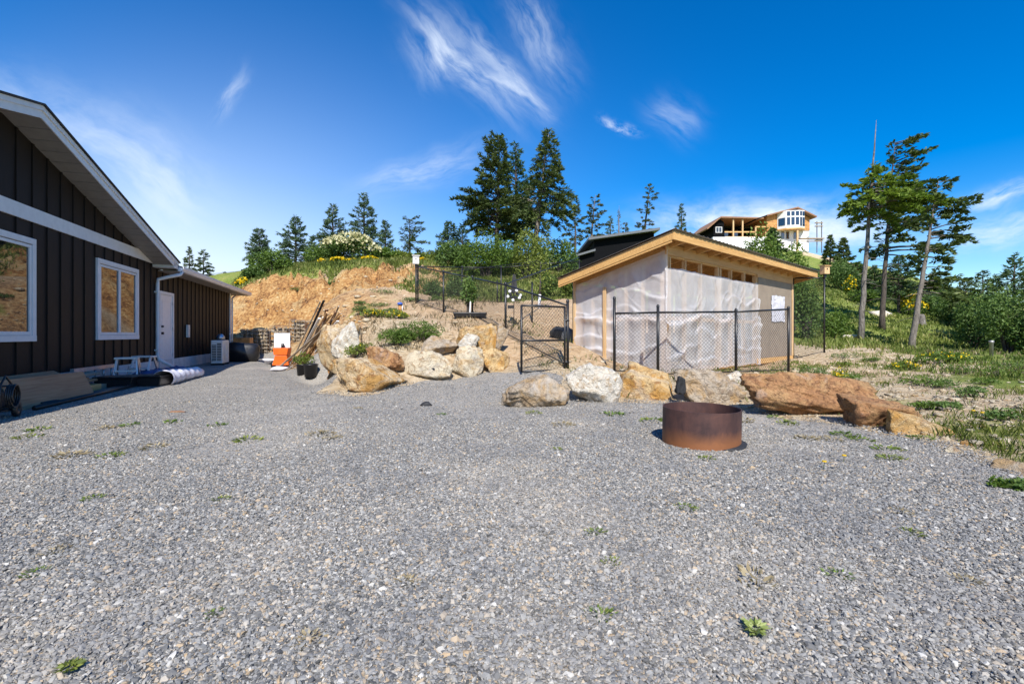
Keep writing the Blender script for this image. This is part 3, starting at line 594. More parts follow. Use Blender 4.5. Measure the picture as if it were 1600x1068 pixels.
    f = MB(); f.b2(a, a + .09, -.05, -.0, z0, z1); f.b2(c - .09, c, -.05, -.0, z0, z1); f.b2(a + .09, c - .09, -.05, 0, z1 - .09, z1); df = f.build('door_frame', MT['white'], r, bevel=.004)
    dm = MB(); dm.b2(a + .094, c - .094, -.028, -.001, z0 + .03, z1 - .094); dr = dm.build('door', MT['door'], r, bevel=.003)
    x0, x1 = a + .20, c - .20
    for q0, q1 in ((.42, 1.0), (1.14, 2.02)):
        p = MB(); wv = (x1 - x0) / 3
        p.b2(x0, x1, -.036, -.029, q0, q0 + .04); p.b2(x0, x1, -.036, -.029, q1 - .04, q1); p.b2(x0, x0 + .04, -.036, -.029, q0 + .04, q1 - .04); p.b2(x1 - .04, x1, -.036, -.029, q0 + .04, q1 - .04); p.build('panel', MT['door'], dr)
    for z, s_ in ((1.08, .035), (1.27, .028)):
        h = MB(); h.tube([(a + .16, -.03, z), (a + .16, -.085, z)], s_, 12); h.build('handle' if s_ > .03 else 'lock', MT['black'], dr, True)
    for z in (.45, 1.2, 1.95): MB().b2(c - .105, c - .085, -.055, -.03, z - .05, z + .05).build('hinge', MT['alu'], dr)
    b = MB(); b.b2(a - .02, c + .02, -.14, -.036, .04, .118); b.build('door_sill', MT['alu'], r)
build_house()

def heat_pump():
    p = hw(18.75, .78, g1(*hw(18.75, .78)[:2]) - .01); r = thing('heat_pump', 'white outdoor heat pump unit standing by the brown house wall', 'heat pump', p, HRZ)
    b = MB(); b.b2(-.43, .43, -.17, .17, .09, .86); b.build('case', MT['acw'], r, bevel=.02)
    for k in (-.32, .32): MB().b2(k - .04, k + .04, -.2, .2, 0, .088).build('foot', MT['dark'], r)
    # end grille facing back along the wall
    for k in range(11): MB().b2(-.437, -.431, -.14, -.01, .18 + k * .055, .215 + k * .055).build('vent_slot', MT['acd'], r)
    for k in range(11): MB().b2(-.437, -.431, .012, .14, .18 + k * .055, .215 + k * .055).build('vent_slot', MT['acd'], r)
    g = MB()
    for k in range(7):
        rr = .04 + .045 * k; g.tube([(rr * math.cos(q * .3927) - .06, -.186, rr * math.sin(q * .3927) + .47) for q in range(17)], .004, 4, False)
    MB().lathe([(.0, 0), (.33, 0), (.33, .004), (0, .004)], n=28).build('fan_recess', MT['acd'], r)
    fo = r.children[-1]; fo.rotation_euler = (R(90), 0, 0); fo.location = (-.06, -.172, .47)
    g.build('fan_guard', MT['acw'], r)
heat_pump()

# ------------------------------------------------------------------ clutter along the wall
def mt(name, label, cat, mat, b, group=None, smooth=False, bevel=0, loc=None, rz=0):
    o = b.build(name, mat, None, smooth, bevel)
    if loc is not None: o.location = loc; o.rotation_euler = (0, 0, rz)
    return tag(o, label, cat, group)
def clutter():
    z0 = .012
    def board(t0, t1, off, z, wd, th, mat, name, label, rot=0, group=None):
        b = MB(); L = t1 - t0; m = Matrix.Rotation(rot, 3, 'X'); b.box((0, 0, 0), (L, wd, th), m); mt(name, label, 'board', mat, b, group, loc=hw((t0 + t1) / 2, off, z), rz=HRZ, bevel=.003)
    # leaning plywood
    b = MB(); b.box((0, 0, 0), (1.62, .012, .46), Matrix.Rotation(R(-24), 3, 'X')); mt('plywood_sheet', 'worn tan plywood sheet leaning on its long edge against the board pile', 'plywood', MT['oldply'], b, loc=hw(8.95, .93, .225), rz=HRZ - R(7), bevel=.002)
    board(7.9, 11.9, .52, .06, .30, .09, MT['oldwood'], 'timber_beam', 'thick weathered timber under the board pile beside the brown wall')
    board(7.6, 10.1, .46, .135, .34, .05, MT['redwood'], 'wide_board', 'brown wide board at the bottom of the leaning pile')
    board(8.0, 11.3, .40, .185, .24, .045, MT['oldply'], 'lumber_plank', 'brown plank in the pile behind the plywood', 0)
    board(8.6, 11.0, .36, .232, .25, .04, MT['oldply'], 'lumber_plank', 'second brown plank in the pile, above the first', .02)
    board(7.7, 9.6, .34, .30, .34, .035, MT['redwood'], 'tilted_board', 'reddish brown board tilted on top of the pile', .22)
    board(8.4, 10.6, .22, .35, .20, .03, MT['oldply'], 'top_board', 'narrow board on the top of the pile by the wall', .5)
    board(9.9, 11.6, .30, .285, .2, .05, MT['oldwood'], 'grey_board', 'grey board wrapped in plastic on the far end of the pile', .05)
    board(10.3, 11.1, .28, .325, .16, .025, MT['alu'], 'metal_flashing', 'shiny folded flashing lying on the grey board', .05)
    board(9.7, 10.75, .72, .08, .12, .13, MT['lumber'], 'timber_block', 'short square timber block beside the black plastic bin')
    for k, (o_, t0, t1) in enumerate(((.98, 8.6, 12.3), (1.10, 8.2, 12.0))):
        b = MB(); b.tube([(t0 - 10, 0, 0), (t1 - 10, 0, 0)], .035, 10); mt('black_pipe', 'long black drain pipe lying in front of the lumber' + (', inner one next to the plywood' if k == 0 else ', outer one on the gravel edge'), 'pipe', MT['blackp'], b, loc=hw(10, o_, .05), rz=HRZ, smooth=True)
    # ladder on its side
    r = thing('ladder', 'aluminium ladder lying on its side along the wall', 'ladder', hw(11.6, .20, .05), HRZ)
    for z in (.0, .27): MB().b2(-.55, 1.2, -.03, .03, z + .012, z + .085).build('rail', MT['alu'], r)
    for k in range(5): MB().tube([(-.4 + k * .34, 0, .088), (-.4 + k * .34, 0, .28)], .018, 8).build('rung', MT['alu'], r, True)
    # folded step stools
    for k, (tt, of, rz) in enumerate(((12.2, .62, .25), (12.95, .66, -.15))):
        r = thing('step_stool', 'small folding step stool with white legs ' + ('behind the black bin' if k == 0 else 'draped with a blue tarp beside the downspout'), 'stool', hw(tt, of, .014), HRZ + rz)
        for s in (-1, 1):
            MB().bar((-.28, s * .2, 0), (-.06, s * .16, .52), .03, .05).build('leg', MT['white'], r); MB().bar((.28, s * .2, 0), (.06, s * .16, .52), .03, .05).build('leg', MT['alu'], r)
        MB().b2(-.13, .13, -.2, .2, .515, .55).build('tread', MT['acw'], r); MB().b2(-.25, -.1, -.18, .18, .26, .285).build('tread', MT['acw'], r)
        MB().bar((-.26, .0, .02), (.26, .0, .35), .02, .02).build('brace', MT['alu'], r)
    # black bins
    for k, (px, py, wd) in enumerate(((176, 607, .62), (219, 605, .68))):
        p = onpx(px, py); r = thing('storage_tote', 'long black plastic tote ' + ('next to the timber block' if k == 0 else 'next to the white wrapped roll'), 'tote', (p.x, p.y, p.z), R(8))
        b = MB(); b.prism([(-wd / 2, 0, 0), (wd / 2, 0, 0), (wd / 2 + .03, 0, .19), (-wd / 2 - .03, 0, .19)], (0, .5, 0)); b.build('body', MT['blackp'], r, bevel=.015)
        b = MB(); b.b2(-wd / 2 - .045, wd / 2 + .045, -.02, .52, .191, .225); b.build('lid', MT['blackp'], r, bevel=.012)
    # blue tarp: rumpled sheet
    def rumple(name, label, cat, c, L, Wd, h, mat, rz, seed, n=36, m=22):
        u, v = np.meshgrid(np.linspace(-.5, .5, n), np.linspace(-.5, .5, m), indexing='ij')
        env = (1 - (2 * np.abs(u)) ** 4) * (1 - (2 * np.abs(v)) ** 4)
        X = u * L + fbm(v * 3 + seed, u * 3, o=2) * .06; Y = v * Wd + fbm(u * 3, v * 3 + seed, o=2) * .06
        Z = env * (h * (.7 + .5 * fbm(u * 3 + seed, v * 3, o=3))) + np.abs(fbm(u * 9, v * 9 + seed, o=3)) * .09 * env + .012
        F = [(i * m + j, i * m + j + 1, (i + 1) * m + j + 1, (i + 1) * m + j) for i in range(n - 1) for j in range(m - 1)]
        o = np_mesh(name, np.stack([X, Y, Z], -1), np.array(F)[:, ::-1], mat, smooth=True); o.location = c; o.rotation_euler = (0, 0, rz); tag(o, label, cat)
    rumple('blue_tarp', 'crumpled blue tarp spread between the stools and the white roll', 'tarp', hw(13.35, .95, .01), 2.2, 1.1, .27, MT['blue'], HRZ, 3)
    # white wrapped roll
    k = 40; n = 20; vs = []; fs = []
    for i in range(k):
        s = i / (k - 1); rr = .165 * (1 - .25 * s) * (1 + .08 * math.sin(i * 1.1))
        for j in range(n):
            a = 2 * math.pi * j / n; q = rr * (1 + .12 * float(fbm([i * .35], [math.cos(a) * 1.5], [math.sin(a) * 1.5], o=3)[0]))
            vs.append((-1.15 + 2.3 * s + .02 * math.sin(a * 3), q * math.cos(a) * 1.15, max(.004, rr * .8 + q * math.sin(a))))
    fs = [(i * n + j, i * n + (j + 1) % n, (i + 1) * n + (j + 1) % n, (i + 1) * n + j) for i in range(k - 1) for j in range(n)] + [tuple((k - 1) * n + j for j in range(n))]
    b = MB(); b.add(vs, fs); mt('wrapped_roll', 'white plastic-wrapped roll lying on the gravel at the shade edge', 'roll', MT['sheetw'], b, loc=hw(12.55, 1.52, .015), rz=HRZ, smooth=True)
    # dark machine with hose at the frame edge
    p = hw(7.55, 1.0, .01); r = thing('pressure_washer', 'dark tubular-framed machine with coiled hose and small wheels beside the plywood', 'machine', p, HRZ + .2)
    b = MB()
    for s in (-1, 1): b.tube([(-.3, s * .2, .15), (-.28, s * .2, .55), (-.1, s * .2, .68), (.18, s * .2, .5), (.26, s * .2, .12), (-.3, s * .2, .15)], .016, 8)
    for x_, z_ in ((-.28, .55), (.18, .5), (.26, .12), (-.3, .15)): b.tube([(x_, -.2, z_), (x_, .2, z_)], .016, 8)
    b.build('frame', MT['black'], r, True)
    b = MB(); b.b2(-.2, .15, -.14, .14, .17, .42); b.build('motor', MT['dark'], r, bevel=.03)
    b = MB(); b.b2(-.12, .1, -.1, .1, .421, .5); b.build('tank', MT['bluep'], r, bevel=.03)
    for s in (-1, 1):
        b = MB(); b.lathe([(.03, -.03), (.12, -.03), (.13, 0), (.12, .03), (.03, .03)], n=20, close=True); o = b.build('wheel', MT['blackp'], r, True); o.rotation_euler = (R(90), 0, 0); o.location = (.12, s * .26, .13)
    b = MB(); b.tube([((.16 + .01 * (q % 3)) * math.cos(q * .5) - .1, -.24 - .002 * q, .36 + .18 * math.sin(q * .5)) for q in range(46)], .014, 6); b.build('hose', MT['blackp'], r, True); r.scale = (.78, .78, .78)
clutter()

# ------------------------------------------------------------------ end of the alley: gabions, orange machine, poles, pots
def blob_mesh(seed, sub=2, planes=11, rough=.08, sharp=26.0, zsq=1.0):
    import bmesh
    bm = bmesh.new(); bmesh.ops.create_icosphere(bm, subdivisions=sub, radius=1.0)
    V = np.array([v.co[:] for v in bm.verts]); F = np.array([[v.index for v in f.verts] for f in bm.faces]); bm.free()
    rng = np.random.default_rng(seed)
    nr = rng.normal(size=(planes, 3)); nr /= np.linalg.norm(nr, axis=1, keepdims=True); nr = np.r_[nr, np.array([[0, 0, 1.], [0, 0, -1.]]) + rng.normal(0, .12, (2, 3))]
    nr /= np.linalg.norm(nr, axis=1, keepdims=True); dd = rng.uniform(.52, .95, len(nr))
    dt = V @ nr.T; q = np.where(dt > .05, dd / np.maximum(dt, .05), 9.0)
    rad = -np.log(np.exp(-sharp * np.minimum(q, 3)).sum(1)) / sharp
    rad = np.minimum(rad, 1.25)
    P = V * rad[:, None]
    s0 = seed * 3.1
    nn = fbm(P[:, 0] * 2.2 + s0, P[:, 1] * 2.2, P[:, 2] * 2.2, o=5, g=.55)
    rdg = 1 - np.abs(fbm(P[:, 0] * 1.5 + s0 + 9, P[:, 1] * 1.5, P[:, 2] * 1.5, o=4)) * 2
    stp = fbm(P[:, 0] * 5.5 + s0, P[:, 1] * 5.5, P[:, 2] * 5.5, o=4, g=.6)
    P = P * (1 + rough * nn * 1.9 + rough * .8 * (rdg - .4) + rough * .7 * stp)[:, None]
    return P, F
STONE = []
for k in range(6):
    P, F = blob_mesh(70 + k, 1, 9, .1)
    me = D.meshes.new('stone'); me.from_pydata([tuple(p) for p in P], [], [tuple(f) for f in F]); me.update(); me.materials.append(MT['rock_g'] if k % 2 else MT['rock_c']); STONE.append(me)
def gabion(c, wd, dp, ht, label, seed):
    rng = random.Random(seed); r = thing('stone_gabion', label, 'gabion', c, 0)
    nx, nz = int(wd / .21), int(ht / .15)
    for i in range(nx):
        for k in range(nz):
            for jj, yy in enumerate((-.5, .5)):
                if jj == 1 and k < nz - 1: continue
                o = link('stone', STONE[rng.randrange(6)], None, r); o.location = ((i + .5) * wd / nx - wd / 2 + rng.uniform(-.02, .02), yy * (dp - .26) + rng.uniform(-.02, .02), (k + .5) * ht / nz)
                o.scale = (rng.uniform(.11, .14), rng.uniform(.11, .14), rng.uniform(.072, .09)); o.rotation_euler = (rng.uniform(-.3, .3), rng.uniform(-.3, .3), rng.uniform(0, 6))
    MB().b2(-wd / 2 + .1, wd / 2 - .1, -dp / 2 + .22, dp / 2 - .22, .02, ht - .1).build('rubble_core', MT['rock_g'], r)
    b = MB(); q = .2; x = -wd / 2
    while x <= wd / 2 + .01: b.tube([(x, -dp / 2 - .01, 0), (x, -dp / 2 - .01, ht)], .006, 4); x += wd / round(wd / q)
    z = 0.0
    while z <= ht + .01: b.tube([(-wd / 2, -dp / 2 - .01, z), (wd / 2, -dp / 2 - .01, z)], .006, 4); z += ht / round(ht / q)
    for s in (-1, 1):
        for z in (0.01, ht): b.tube([(s * wd / 2, -dp / 2, z), (s * wd / 2, dp / 2, z)], .008, 4)
    b.build('wire_cage', MT['wire'], r)
def alley():
    d = 21.2
    for k, (p0, p1) in enumerate(((371, 416), (419, 445), (448, 472))):
        x0, x1 = (p0 - CX) / FPX * d, (p1 - CX) / FPX * d; xm = (x0 + x1) / 2
        gabion((xm, d + .45 + .1 * k, g1(xm, d + .4) - .05), x1 - x0, .8, 1.08 - .05 * k, ['stone-filled wire gabion beside the corner of the brown house', 'stone-filled wire gabion in the middle of the row below the cut bank', 'stone-filled wire gabion behind the orange machine'][k], 4 + k)
    # covered dark heap + rusty tub by the house corner
    p = hw(20.6, .95); z = g1(p.x, p.y); P, F = blob_mesh(33, 3, 8, .06)
    o = np_mesh('covered_heap', P * np.array([.62, .5, .50]), F, MT['blackp'], smooth=True); o.location = (p.x, p.y, z + .36); tag(o, 'heap under a black cover between the heat pump and the gabions', 'cover')
    p = hw(19.75, .55); r = thing('gas_bottle', 'tall dark cylinder with pale top and label strip behind the heat pump', 'cylinder', (p.x, p.y, g1(p.x, p.y)), 0)
    MB().lathe([(0, 0), (.17, 0), (.17, .5), (.16, .52), (.16, .66), (.17, .68), (.17, .86), (0, .86)], n=20).build('body', MT['blackp'], r, True); MB().lathe([(.174, .60), (.174, .72), (.16, .72), (.16, .6)], n=20, close=True).build('label_band', MT['acw'], r)
    MB().lathe([(0, .861), (.15, .861), (.13, .98), (.06, 1.06), (0, 1.07)], n=20).build('cap', MT['alu'], r, True)
    p = hw(22.4, .75); r = thing('rusty_tub', 'rust-brown square tub on dark legs next to the house corner', 'tub', (p.x, p.y, g1(p.x, p.y)), HRZ)
    MB().prism([(-.3, -.3, .62), (.3, -.3, .62), (.36, -.3, .9), (-.36, -.3, .9)], (0, .6, 0)).build('basin', MT['osb'], r)
    for sx in (-1, 1):
        for sy in (-1, 1): MB().bar((sx * .26, sy * .26, 0), (sx * .26, sy * .26, .618), .05, .05).build('leg', MT['dark'], r)
    # orange machine with white board
    p = onpx(441, 575); r = thing('orange_chipper', 'orange garden machine with upright white panel and black knob beside the pole pile', 'machine', (p.x, p.y, p.z), R(6))
    MB().prism([(-.25, -.2, .1), (.27, -.2, .1), (.2, -.2, .42), (-.16, -.2, .42)], (0, .45, 0)).build('hopper', MT['orange'], r, bevel=.015)
    MB().prism([(-.19, -.22, .43), (.22, -.22, .43), (.26, -.22, .66), (-.22, -.22, .66)], (0, .35, 0)).build('chute', MT['orange'], r, bevel=.012)
    MB().b2(-.24, .26, -.05, .0, .665, 1.14).build('panel', MT['hwhite'], r, bevel=.01)
    MB().tube([(.07, -.15, .66), (.07, -.15, .80)], [.055, .045], 12).build('knob', MT['blackp'], r, True)
    for s in (-1, 1):
        o = MB().lathe([(.04, -.045), (.10, -.05), (.12, 0), (.10, .05), (.04, .045)], n=18, close=True).build('wheel', MT['blackp'], r, True); o.rotation_euler = (0, R(90), 0); o.location = (s * .28, .0, .12)
    for k, (px, py, s) in enumerate(((427, 568, .24), (440, 580, .2))):
        p = onpx(px, py); P, F = blob_mesh(40 + k, 3, 7, .09); o = np_mesh('white_sack', P * np.array([s * 1.3, s, s * .55]), F, MT['sheetw'], smooth=True); o.location = (p.x, p.y - .1, p.z + s * .4); tag(o, 'crumpled white sack ' + ('left lying beside the orange machine towards the gabions' if k == 0 else 'lying flat in front of the orange machine'), 'sack')
    # leaning pole pile: each pole one thing
    rng = random.Random(3); foot = onpx(462, 572)
    cols = ['oldwood', 'oldwood', 'lumber', 'redwood', 'ply', 'hwhite', 'oldwood', 'redwood', 'dark']
    nm = {'oldwood': 'weathered grey', 'lumber': 'yellowish', 'redwood': 'reddish brown', 'ply': 'pale tan', 'hwhite': 'white', 'dark': 'black'}
    for k in range(26):
        a = Vector((foot.x + rng.uniform(-.55, .75), foot.y + rng.uniform(-.3, .7), 0)); a.z = g1(a.x, a.y) + .03 + rng.uniform(0, .12)
        px, py = rng.uniform(500, 543), rng.uniform(474, 512); dd = rng.uniform(12.0, 13.2); b_ = Vector(W(px, py, dd)); b_ = a + (b_ - a) * rng.uniform(.75, 1.02)
        sv = np.linspace(.15, 1, 12); lift = float(np.max(gz(a.x + (b_.x - a.x) * sv, a.y + (b_.y - a.y) * sv) - (a.z + (b_.z - a.z) * sv))); b_.z += max(0, lift * .8) + .02 + .03 * (k % 5)
        c_ = rng.choice(cols); wd = rng.uniform(.03, .055)
        if rng.random() < .45: b = MB().tube([(0, 0, 0), b_ - a], wd * .5, 8)
        else: b = MB().bar((0, 0, 0), b_ - a, wd * 1.4, wd * .6)
        mt('leaning_pole', nm[c_] + ' pole in the bundle leaning against the earth bank behind the pots', 'pole', MT[c_], b, 'poles leaning on the bank', loc=a)
    for k in range(9):
        a = foot + Vector((rng.uniform(-.1, .9), rng.uniform(-.9, -.1), 0)); a.z = g1(a.x, a.y) + .03
        an = rng.uniform(0, 3.1); L = rng.uniform(.3, .6); mt('scrap_stick', 'short scrap stick on the ground at the foot of the pole bundle', 'stick', MT['oldwood'], MB().tube([(0, 0, 0), (L * math.cos(an), L * math.sin(an), .05 + .1 * rng.random())], [.02, .012], 6), 'scrap sticks', loc=a)
alley()

# ------------------------------------------------------------------ boulders
def rock(px0, px1, y0, y1, d, mat, label, seed, tilt=0.0, dep=.8, planes=13, rough=.075, sub=5, sink=.06, name='boulder', yaw=0.0, sharp=55.0):
    cw = (px1 - px0) / FPX; pc = (px0 + px1) / 2
    wd = cw * d; dp = wd * dep; dc = d + dp * .42; wd = cw * dc * .98; ht = (y1 - y0) / FPX * (d + dp * .15)
    P, F = blob_mesh(seed, sub, planes, rough * .75, sharp * 1.8)
    rg = np.random.default_rng(seed + 500)
    for q in range(4):      # fracture ledges
        nv = rg.normal(size=3); nv /= np.linalg.norm(nv); h = P @ nv + .10 * fbm(P[:, 0] * 1.7 + q, P[:, 1] * 1.7, P[:, 2] * 1.7, o=3); st = rg.uniform(.16, .3)
        k = h / st; fr = k - np.floor(k); msk = sstep(-.1, .35, fbm(P[:, 0] * 1.3 + 7 * q + seed, P[:, 1] * 1.3, P[:, 2] * 1.3, o=2))
        P = P + nv * ((sstep(.30, .70, fr) - fr) * st * .75 * msk)[:, None]
    c, s = math.cos(yaw), math.sin(yaw); P = P @ np.array([[c, -s, 0], [s, c, 0], [0, 0, 1]]).T
    mn, mx = P.min(0), P.max(0); P = (P - (mn + mx) / 2) / (mx - mn) * 2
    P = P * np.array([wd / 2, dp / 2, ht / 2])
    c, s = math.cos(tilt), math.sin(tilt); P = P @ np.array([[c, 0, s], [0, 1, 0], [-s, 0, c]]).T
    P[:, 2] -= P[:, 2].min(); P[:, 2] *= (ht + sink) / P[:, 2].max(); k = (P[:, 0].max() - P[:, 0].min()); P[:, 0] *= wd / k
    P[:, 2] -= sink
    x = (pc - CX) / FPX * dc; z = CAMZ + (HOR - y1) / FPX * d
    o = np_mesh(name, P, F, MT[mat], smooth=False); o.location = (x, dc, z)
    return tag(o, label, 'rock')
def rocks():
    dz = lambda y: 792.75 / (y - HOR)
    rock(511, 634, 561, 619, 8.25, 'rust_y', 'large cream and rust boulder at the left end of the rock wall beside the pots', 11, .08, .75)
    rock(572, 636, 541, 574, 9.0, 'rock_r', 'flat brown slab resting between the large rusty boulder and the white-faced one', 12, .25, .8, sink=.1)
    rock(629, 709, 546, 594, 9.1, 'rock_c', 'pale cream flat-faced boulder with a drill hole', 13, -.05, .55, 8, .03)
    o = D.objects['boulder.002']; n = len(o.data.vertices); V = np.empty(n * 3, np.float32); o.data.vertices.foreach_get('co', V); V = V.reshape(-1, 3) + np.array(o.location)
    pj = np.c_[CX + V[:, 0] / V[:, 1] * FPX, HOR - (V[:, 2] - CAMZ) / V[:, 1] * FPX]; q = np.hypot(pj[:, 0] - 677, pj[:, 1] - 578); k = np.argmin(q + 40 * (V[:, 1] - V[:, 1].min()))
    h = MB().lathe([(0, -.004), (.026, -.004), (.026, .006), (0, .006)], n=14).build('drill_hole', MT['dark'], o); h.location = tuple(V[k] - np.array(o.location)); h.rotation_euler = (R(90), 0, 0)
    rock(656, 718, 524, 551, 9.9, 'rock_g', 'flat tan capstone lying on the cream flat-faced boulder', 14, -.12, .8, sink=.12)
    rock(705, 758, 540, 590, 9.4, 'rock_c', 'upright cream block with an orange side in the lower row', 15, .05, .8)
    rock(712, 782, 505, 551, 10.0, 'rock_o', 'orange angular boulder on top of the left rock wall', 16, -.2, .8, sink=.12)
    rock(714, 750, 520, 547, 9.75, 'rock_w', 'small white rounded rock set against the orange top boulder', 17, .1, .6, sink=.05)
    rock(750, 796, 544, 582, 9.6, 'rock_o', 'orange block at the gate end of the left rock wall', 18, .2, .9)
    rock(772, 794, 505, 541, 10.25, 'rock_g', 'thin grey lichen-covered rock wedged behind the orange top boulder', 19, .35, .6, sink=.1, sub=4)
    rock(496, 564, 503, 585, 10.75, 'rust_y', 'tall rust-faced rock slab behind the black pots', 20, .1, .8, 9, .06)
    rock(517, 566, 502, 558, 10.35, 'rock_w', 'white sloping stone slab capping the rust-faced slab', 21, .3, .7, 9, .05, sink=.1)
    rock(781, 890, 587, 638, 6.8, 'rock_g', 'low tan boulder at the left end of the rocks before the shed', 22, -.12, .7)
    rock(880, 970, 570, 634, 7.05, 'rock_w', 'bright white leaning boulder before the gate opening', 23, .3, .75, 9)
    rock(926, 968, 571, 596, 7.7, 'rock_o', 'small orange rock behind the bright white boulder', 24, .2, .8, sink=.2)
    rock(953, 1058, 568, 629, 7.25, 'rock_o', 'rounded golden boulder before the shed corner', 25, .05, .8, 12, .06)
    rock(1050, 1152, 577, 637, 6.85, 'rock_g', 'grey speckled boulder behind the fire ring', 26, .0, .75)
    rock(1055, 1073, 587, 611, 6.8, 'dark', 'small black rock leaning between the golden and the grey boulder', 27, .2, .7, sub=4)
    rock(1148, 1368, 583, 666, 5.85, 'rock_r', 'long low rust-red boulder beside the fire ring', 28, .2, .42, 12, .08)
    rock(1318, 1428, 622, 682, 5.05, 'rock_r', 'rough brown boulder at the end of the long rust-red one', 29, .25, .7, 12, .1)
    rock(1380, 1470, 644, 696, 4.75, 'rock_o', 'orange tapered boulder at the right end of the rock row', 30, .35, .8)
    rock(1470, 1502, 699, 717, 4.12, 'rock_c', 'small pale stone at the gravel edge past the orange tapered boulder', 31, .1, .8, sub=4)
    rock(1556, 1612, 722, 748, 3.55, 'rock_g', 'small tan stone on the gravel edge beside the green weeds', 32, .1, .8, sub=4)
    rock(1500, 1536, 690, 706, 4.35, 'rock_o', 'small flat orange stone at the foot of the grassy slope', 34, .1, .8, sub=4)
    rock(1128, 1160, 580, 600, 8.6, 'rock_w', 'white loose stone beside the fence foot near the long boulder', 35, .1, .8, sub=4)
    # scattered soil stones
    rng = np.random.default_rng(8); B, F = [], []
    base = [blob_mesh(90 + k, 1, 7, .1)[0] for k in range(5)]; F0 = blob_mesh(90, 1, 7, .1)[1]; n0 = len(base[0])
    spots = []
    for (a0, a1, b0, b1, n, smin, smax) in ((1150, 1600, 560, 700, 900, .012, .075), (520, 780, 480, 560, 750, .012, .065), (800, 960, 500, 600, 260, .012, .05), (380, 660, 430, 520, 210, .02, .16), (860, 1000, 565, 600, 120, .02, .07), (1240, 1480, 555, 600, 200, .02, .09)):
        px = rng.uniform(a0, a1, n); py = rng.uniform(b0, b1, n)
        ds = np.geomspace(3, 60, 260); u = (px - CX) / FPX; Zr = CAMZ + (HOR - py)[:, None] / FPX * ds; Zg = gz(u[:, None] * ds, np.broadcast_to(ds, (n, 260)))
        hit = (Zg >= Zr); k = hit.argmax(1); ok = hit.any(1); d = ds[k]
        for i in range(n):
            if ok[i]: spots.append((u[i] * d[i], d[i], Zg[i, k[i]], min(smax, smin * (1 + rng.exponential(1.1)))))
    for i, (x, y, z, s) in enumerate(spots):
        if poly_sd(np.array([x]), np.array([y]), YARD)[0] < .05: continue
        a = rng.uniform(0, 6.28); c, sn = math.cos(a), math.sin(a); P = base[i % 5] * np.array([s * rng.uniform(.9, 1.4), s, s * rng.uniform(.4, .7)])
        P = np.c_[P[:, 0] * c - P[:, 1] * sn + x, P[:, 0] * sn + P[:, 1] * c + y, P[:, 2] + z + s * .15]; F.append(F0 + n0 * len(B)); B.append(P)
    o = np_mesh('loose_stones', np.concatenate(B), np.concatenate(F), MT['rock_c']); tag(o, 'loose pale stones scattered over the sandy slopes', kind='stuff')
rocks()

# ------------------------------------------------------------------ fire ring
def fire_ring():
    x, y = 1.80, 4.61; r = .352; h = .337
    o = MB().lathe([(r, 0), (r, h), (r - .009, h), (r - .009, 0)], n=72, close=True).build('fire_ring', MT['rust'], None, True)
    m = o.modifiers.new('e', 'EDGE_SPLIT'); o.location = (x, y, g1(x, y) + .012); o.rotation_euler = (R(.6), R(.8), 0); tag(o, 'rusty open steel fire ring standing on the gravel', 'fire ring')
    # ash bed inside
    P, F = blob_mesh(5, 3, 6, .05); a = np_mesh('ash_bed', P * np.array([.32, .32, .03]), F, MT['dark'], smooth=True); a.location = (x, y, .03); tag(a, 'dark ash lying inside the rusty fire ring', 'ash')
fire_ring()

# ------------------------------------------------------------------ fences
def wires(p0, p1, z00, z01, z10, z11, pitch=.075, rad=.0019):
    """chain-link diagonals between post p0 (bottom z00, top z01) and p1 (z10, z11)"""
    p0 = Vector(p0[:2]); p1 = Vector(p1[:2]); L = (p1 - p0).length; Hh = ((z01 - z00) + (z11 - z10)) / 2; b = MB()
    def pt(s, v):
        f = s / L; q = p0.lerp(p1, f); return (q.x, q.y, (z00 + (z10 - z00) * f) * (1 - v) + (z01 + (z11 - z01) * f) * v)
    k = -Hh
    while k < L:
        for sg in (1, -1):
            s0, s1 = k, k + Hh; v0, v1 = 0.0, 1.0
            if s0 < 0: v0 = -s0 / Hh; s0 = 0
            if s1 > L: v1 = (L - k) / Hh; s1 = L
            if v1 - v0 > .02:
                a, c = (v0, v1) if sg > 0 else (1 - v0, 1 - v1)
                b.tube([pt(s0, a), pt(s1, c)], rad, 3, False)
        k += pitch
    return b
def fence(name, label, posts, group=None, mesh=True, bottom=True, pr=.028, mid=False, pitch=.075, cat='fence', rad=.0019):
    """posts: (px, d, y of rail, extra top px)"""
    P = []
    for px, d, yt, ex in posts:
        g = at(px, d); P.append((g, CAMZ + (HOR - yt) / FPX * d, ex / FPX * d))
    o0 = P[0][0]; r = thing(name, label, cat, o0)
    lo = lambda v: Vector(v) - o0
    for g, zt, ex in P:
        pm = MB().tube([lo((g.x, g.y, g.z - .1)), lo((g.x, g.y, zt + ex + .02))], pr, 10).build('post', MT['black'], r, True)
        cm = MB().lathe([(pr + .004, 0), (pr + .004, .03), (pr * .6, .055), (0, .06)], n=10).build('post_cap', MT['black'], r, True); cm.location = lo((g.x, g.y, zt + ex + .015))
    for (g0, t0, e0), (g1_, t1, e1) in zip(P, P[1:]):
        MB().tube([lo((g0.x, g0.y, t0)), lo((g1_.x, g1_.y, t1))], .02, 8).build('top_rail', MT['black'], r, True)
        if bottom: MB().tube([lo((g0.x, g0.y, g0.z + .06)), lo((g1_.x, g1_.y, g1_.z + .06))], .012 if mesh else .02, 6).build('bottom_rail', MT['black'], r, True)
        if mesh:
            o = wires(lo(g0), lo(g1_), g0.z + .05 - o0.z, t0 - o0.z, g1_.z + .05 - o0.z, t1 - o0.z, pitch, rad).build('chain_link', MT['black'], r)
    return r
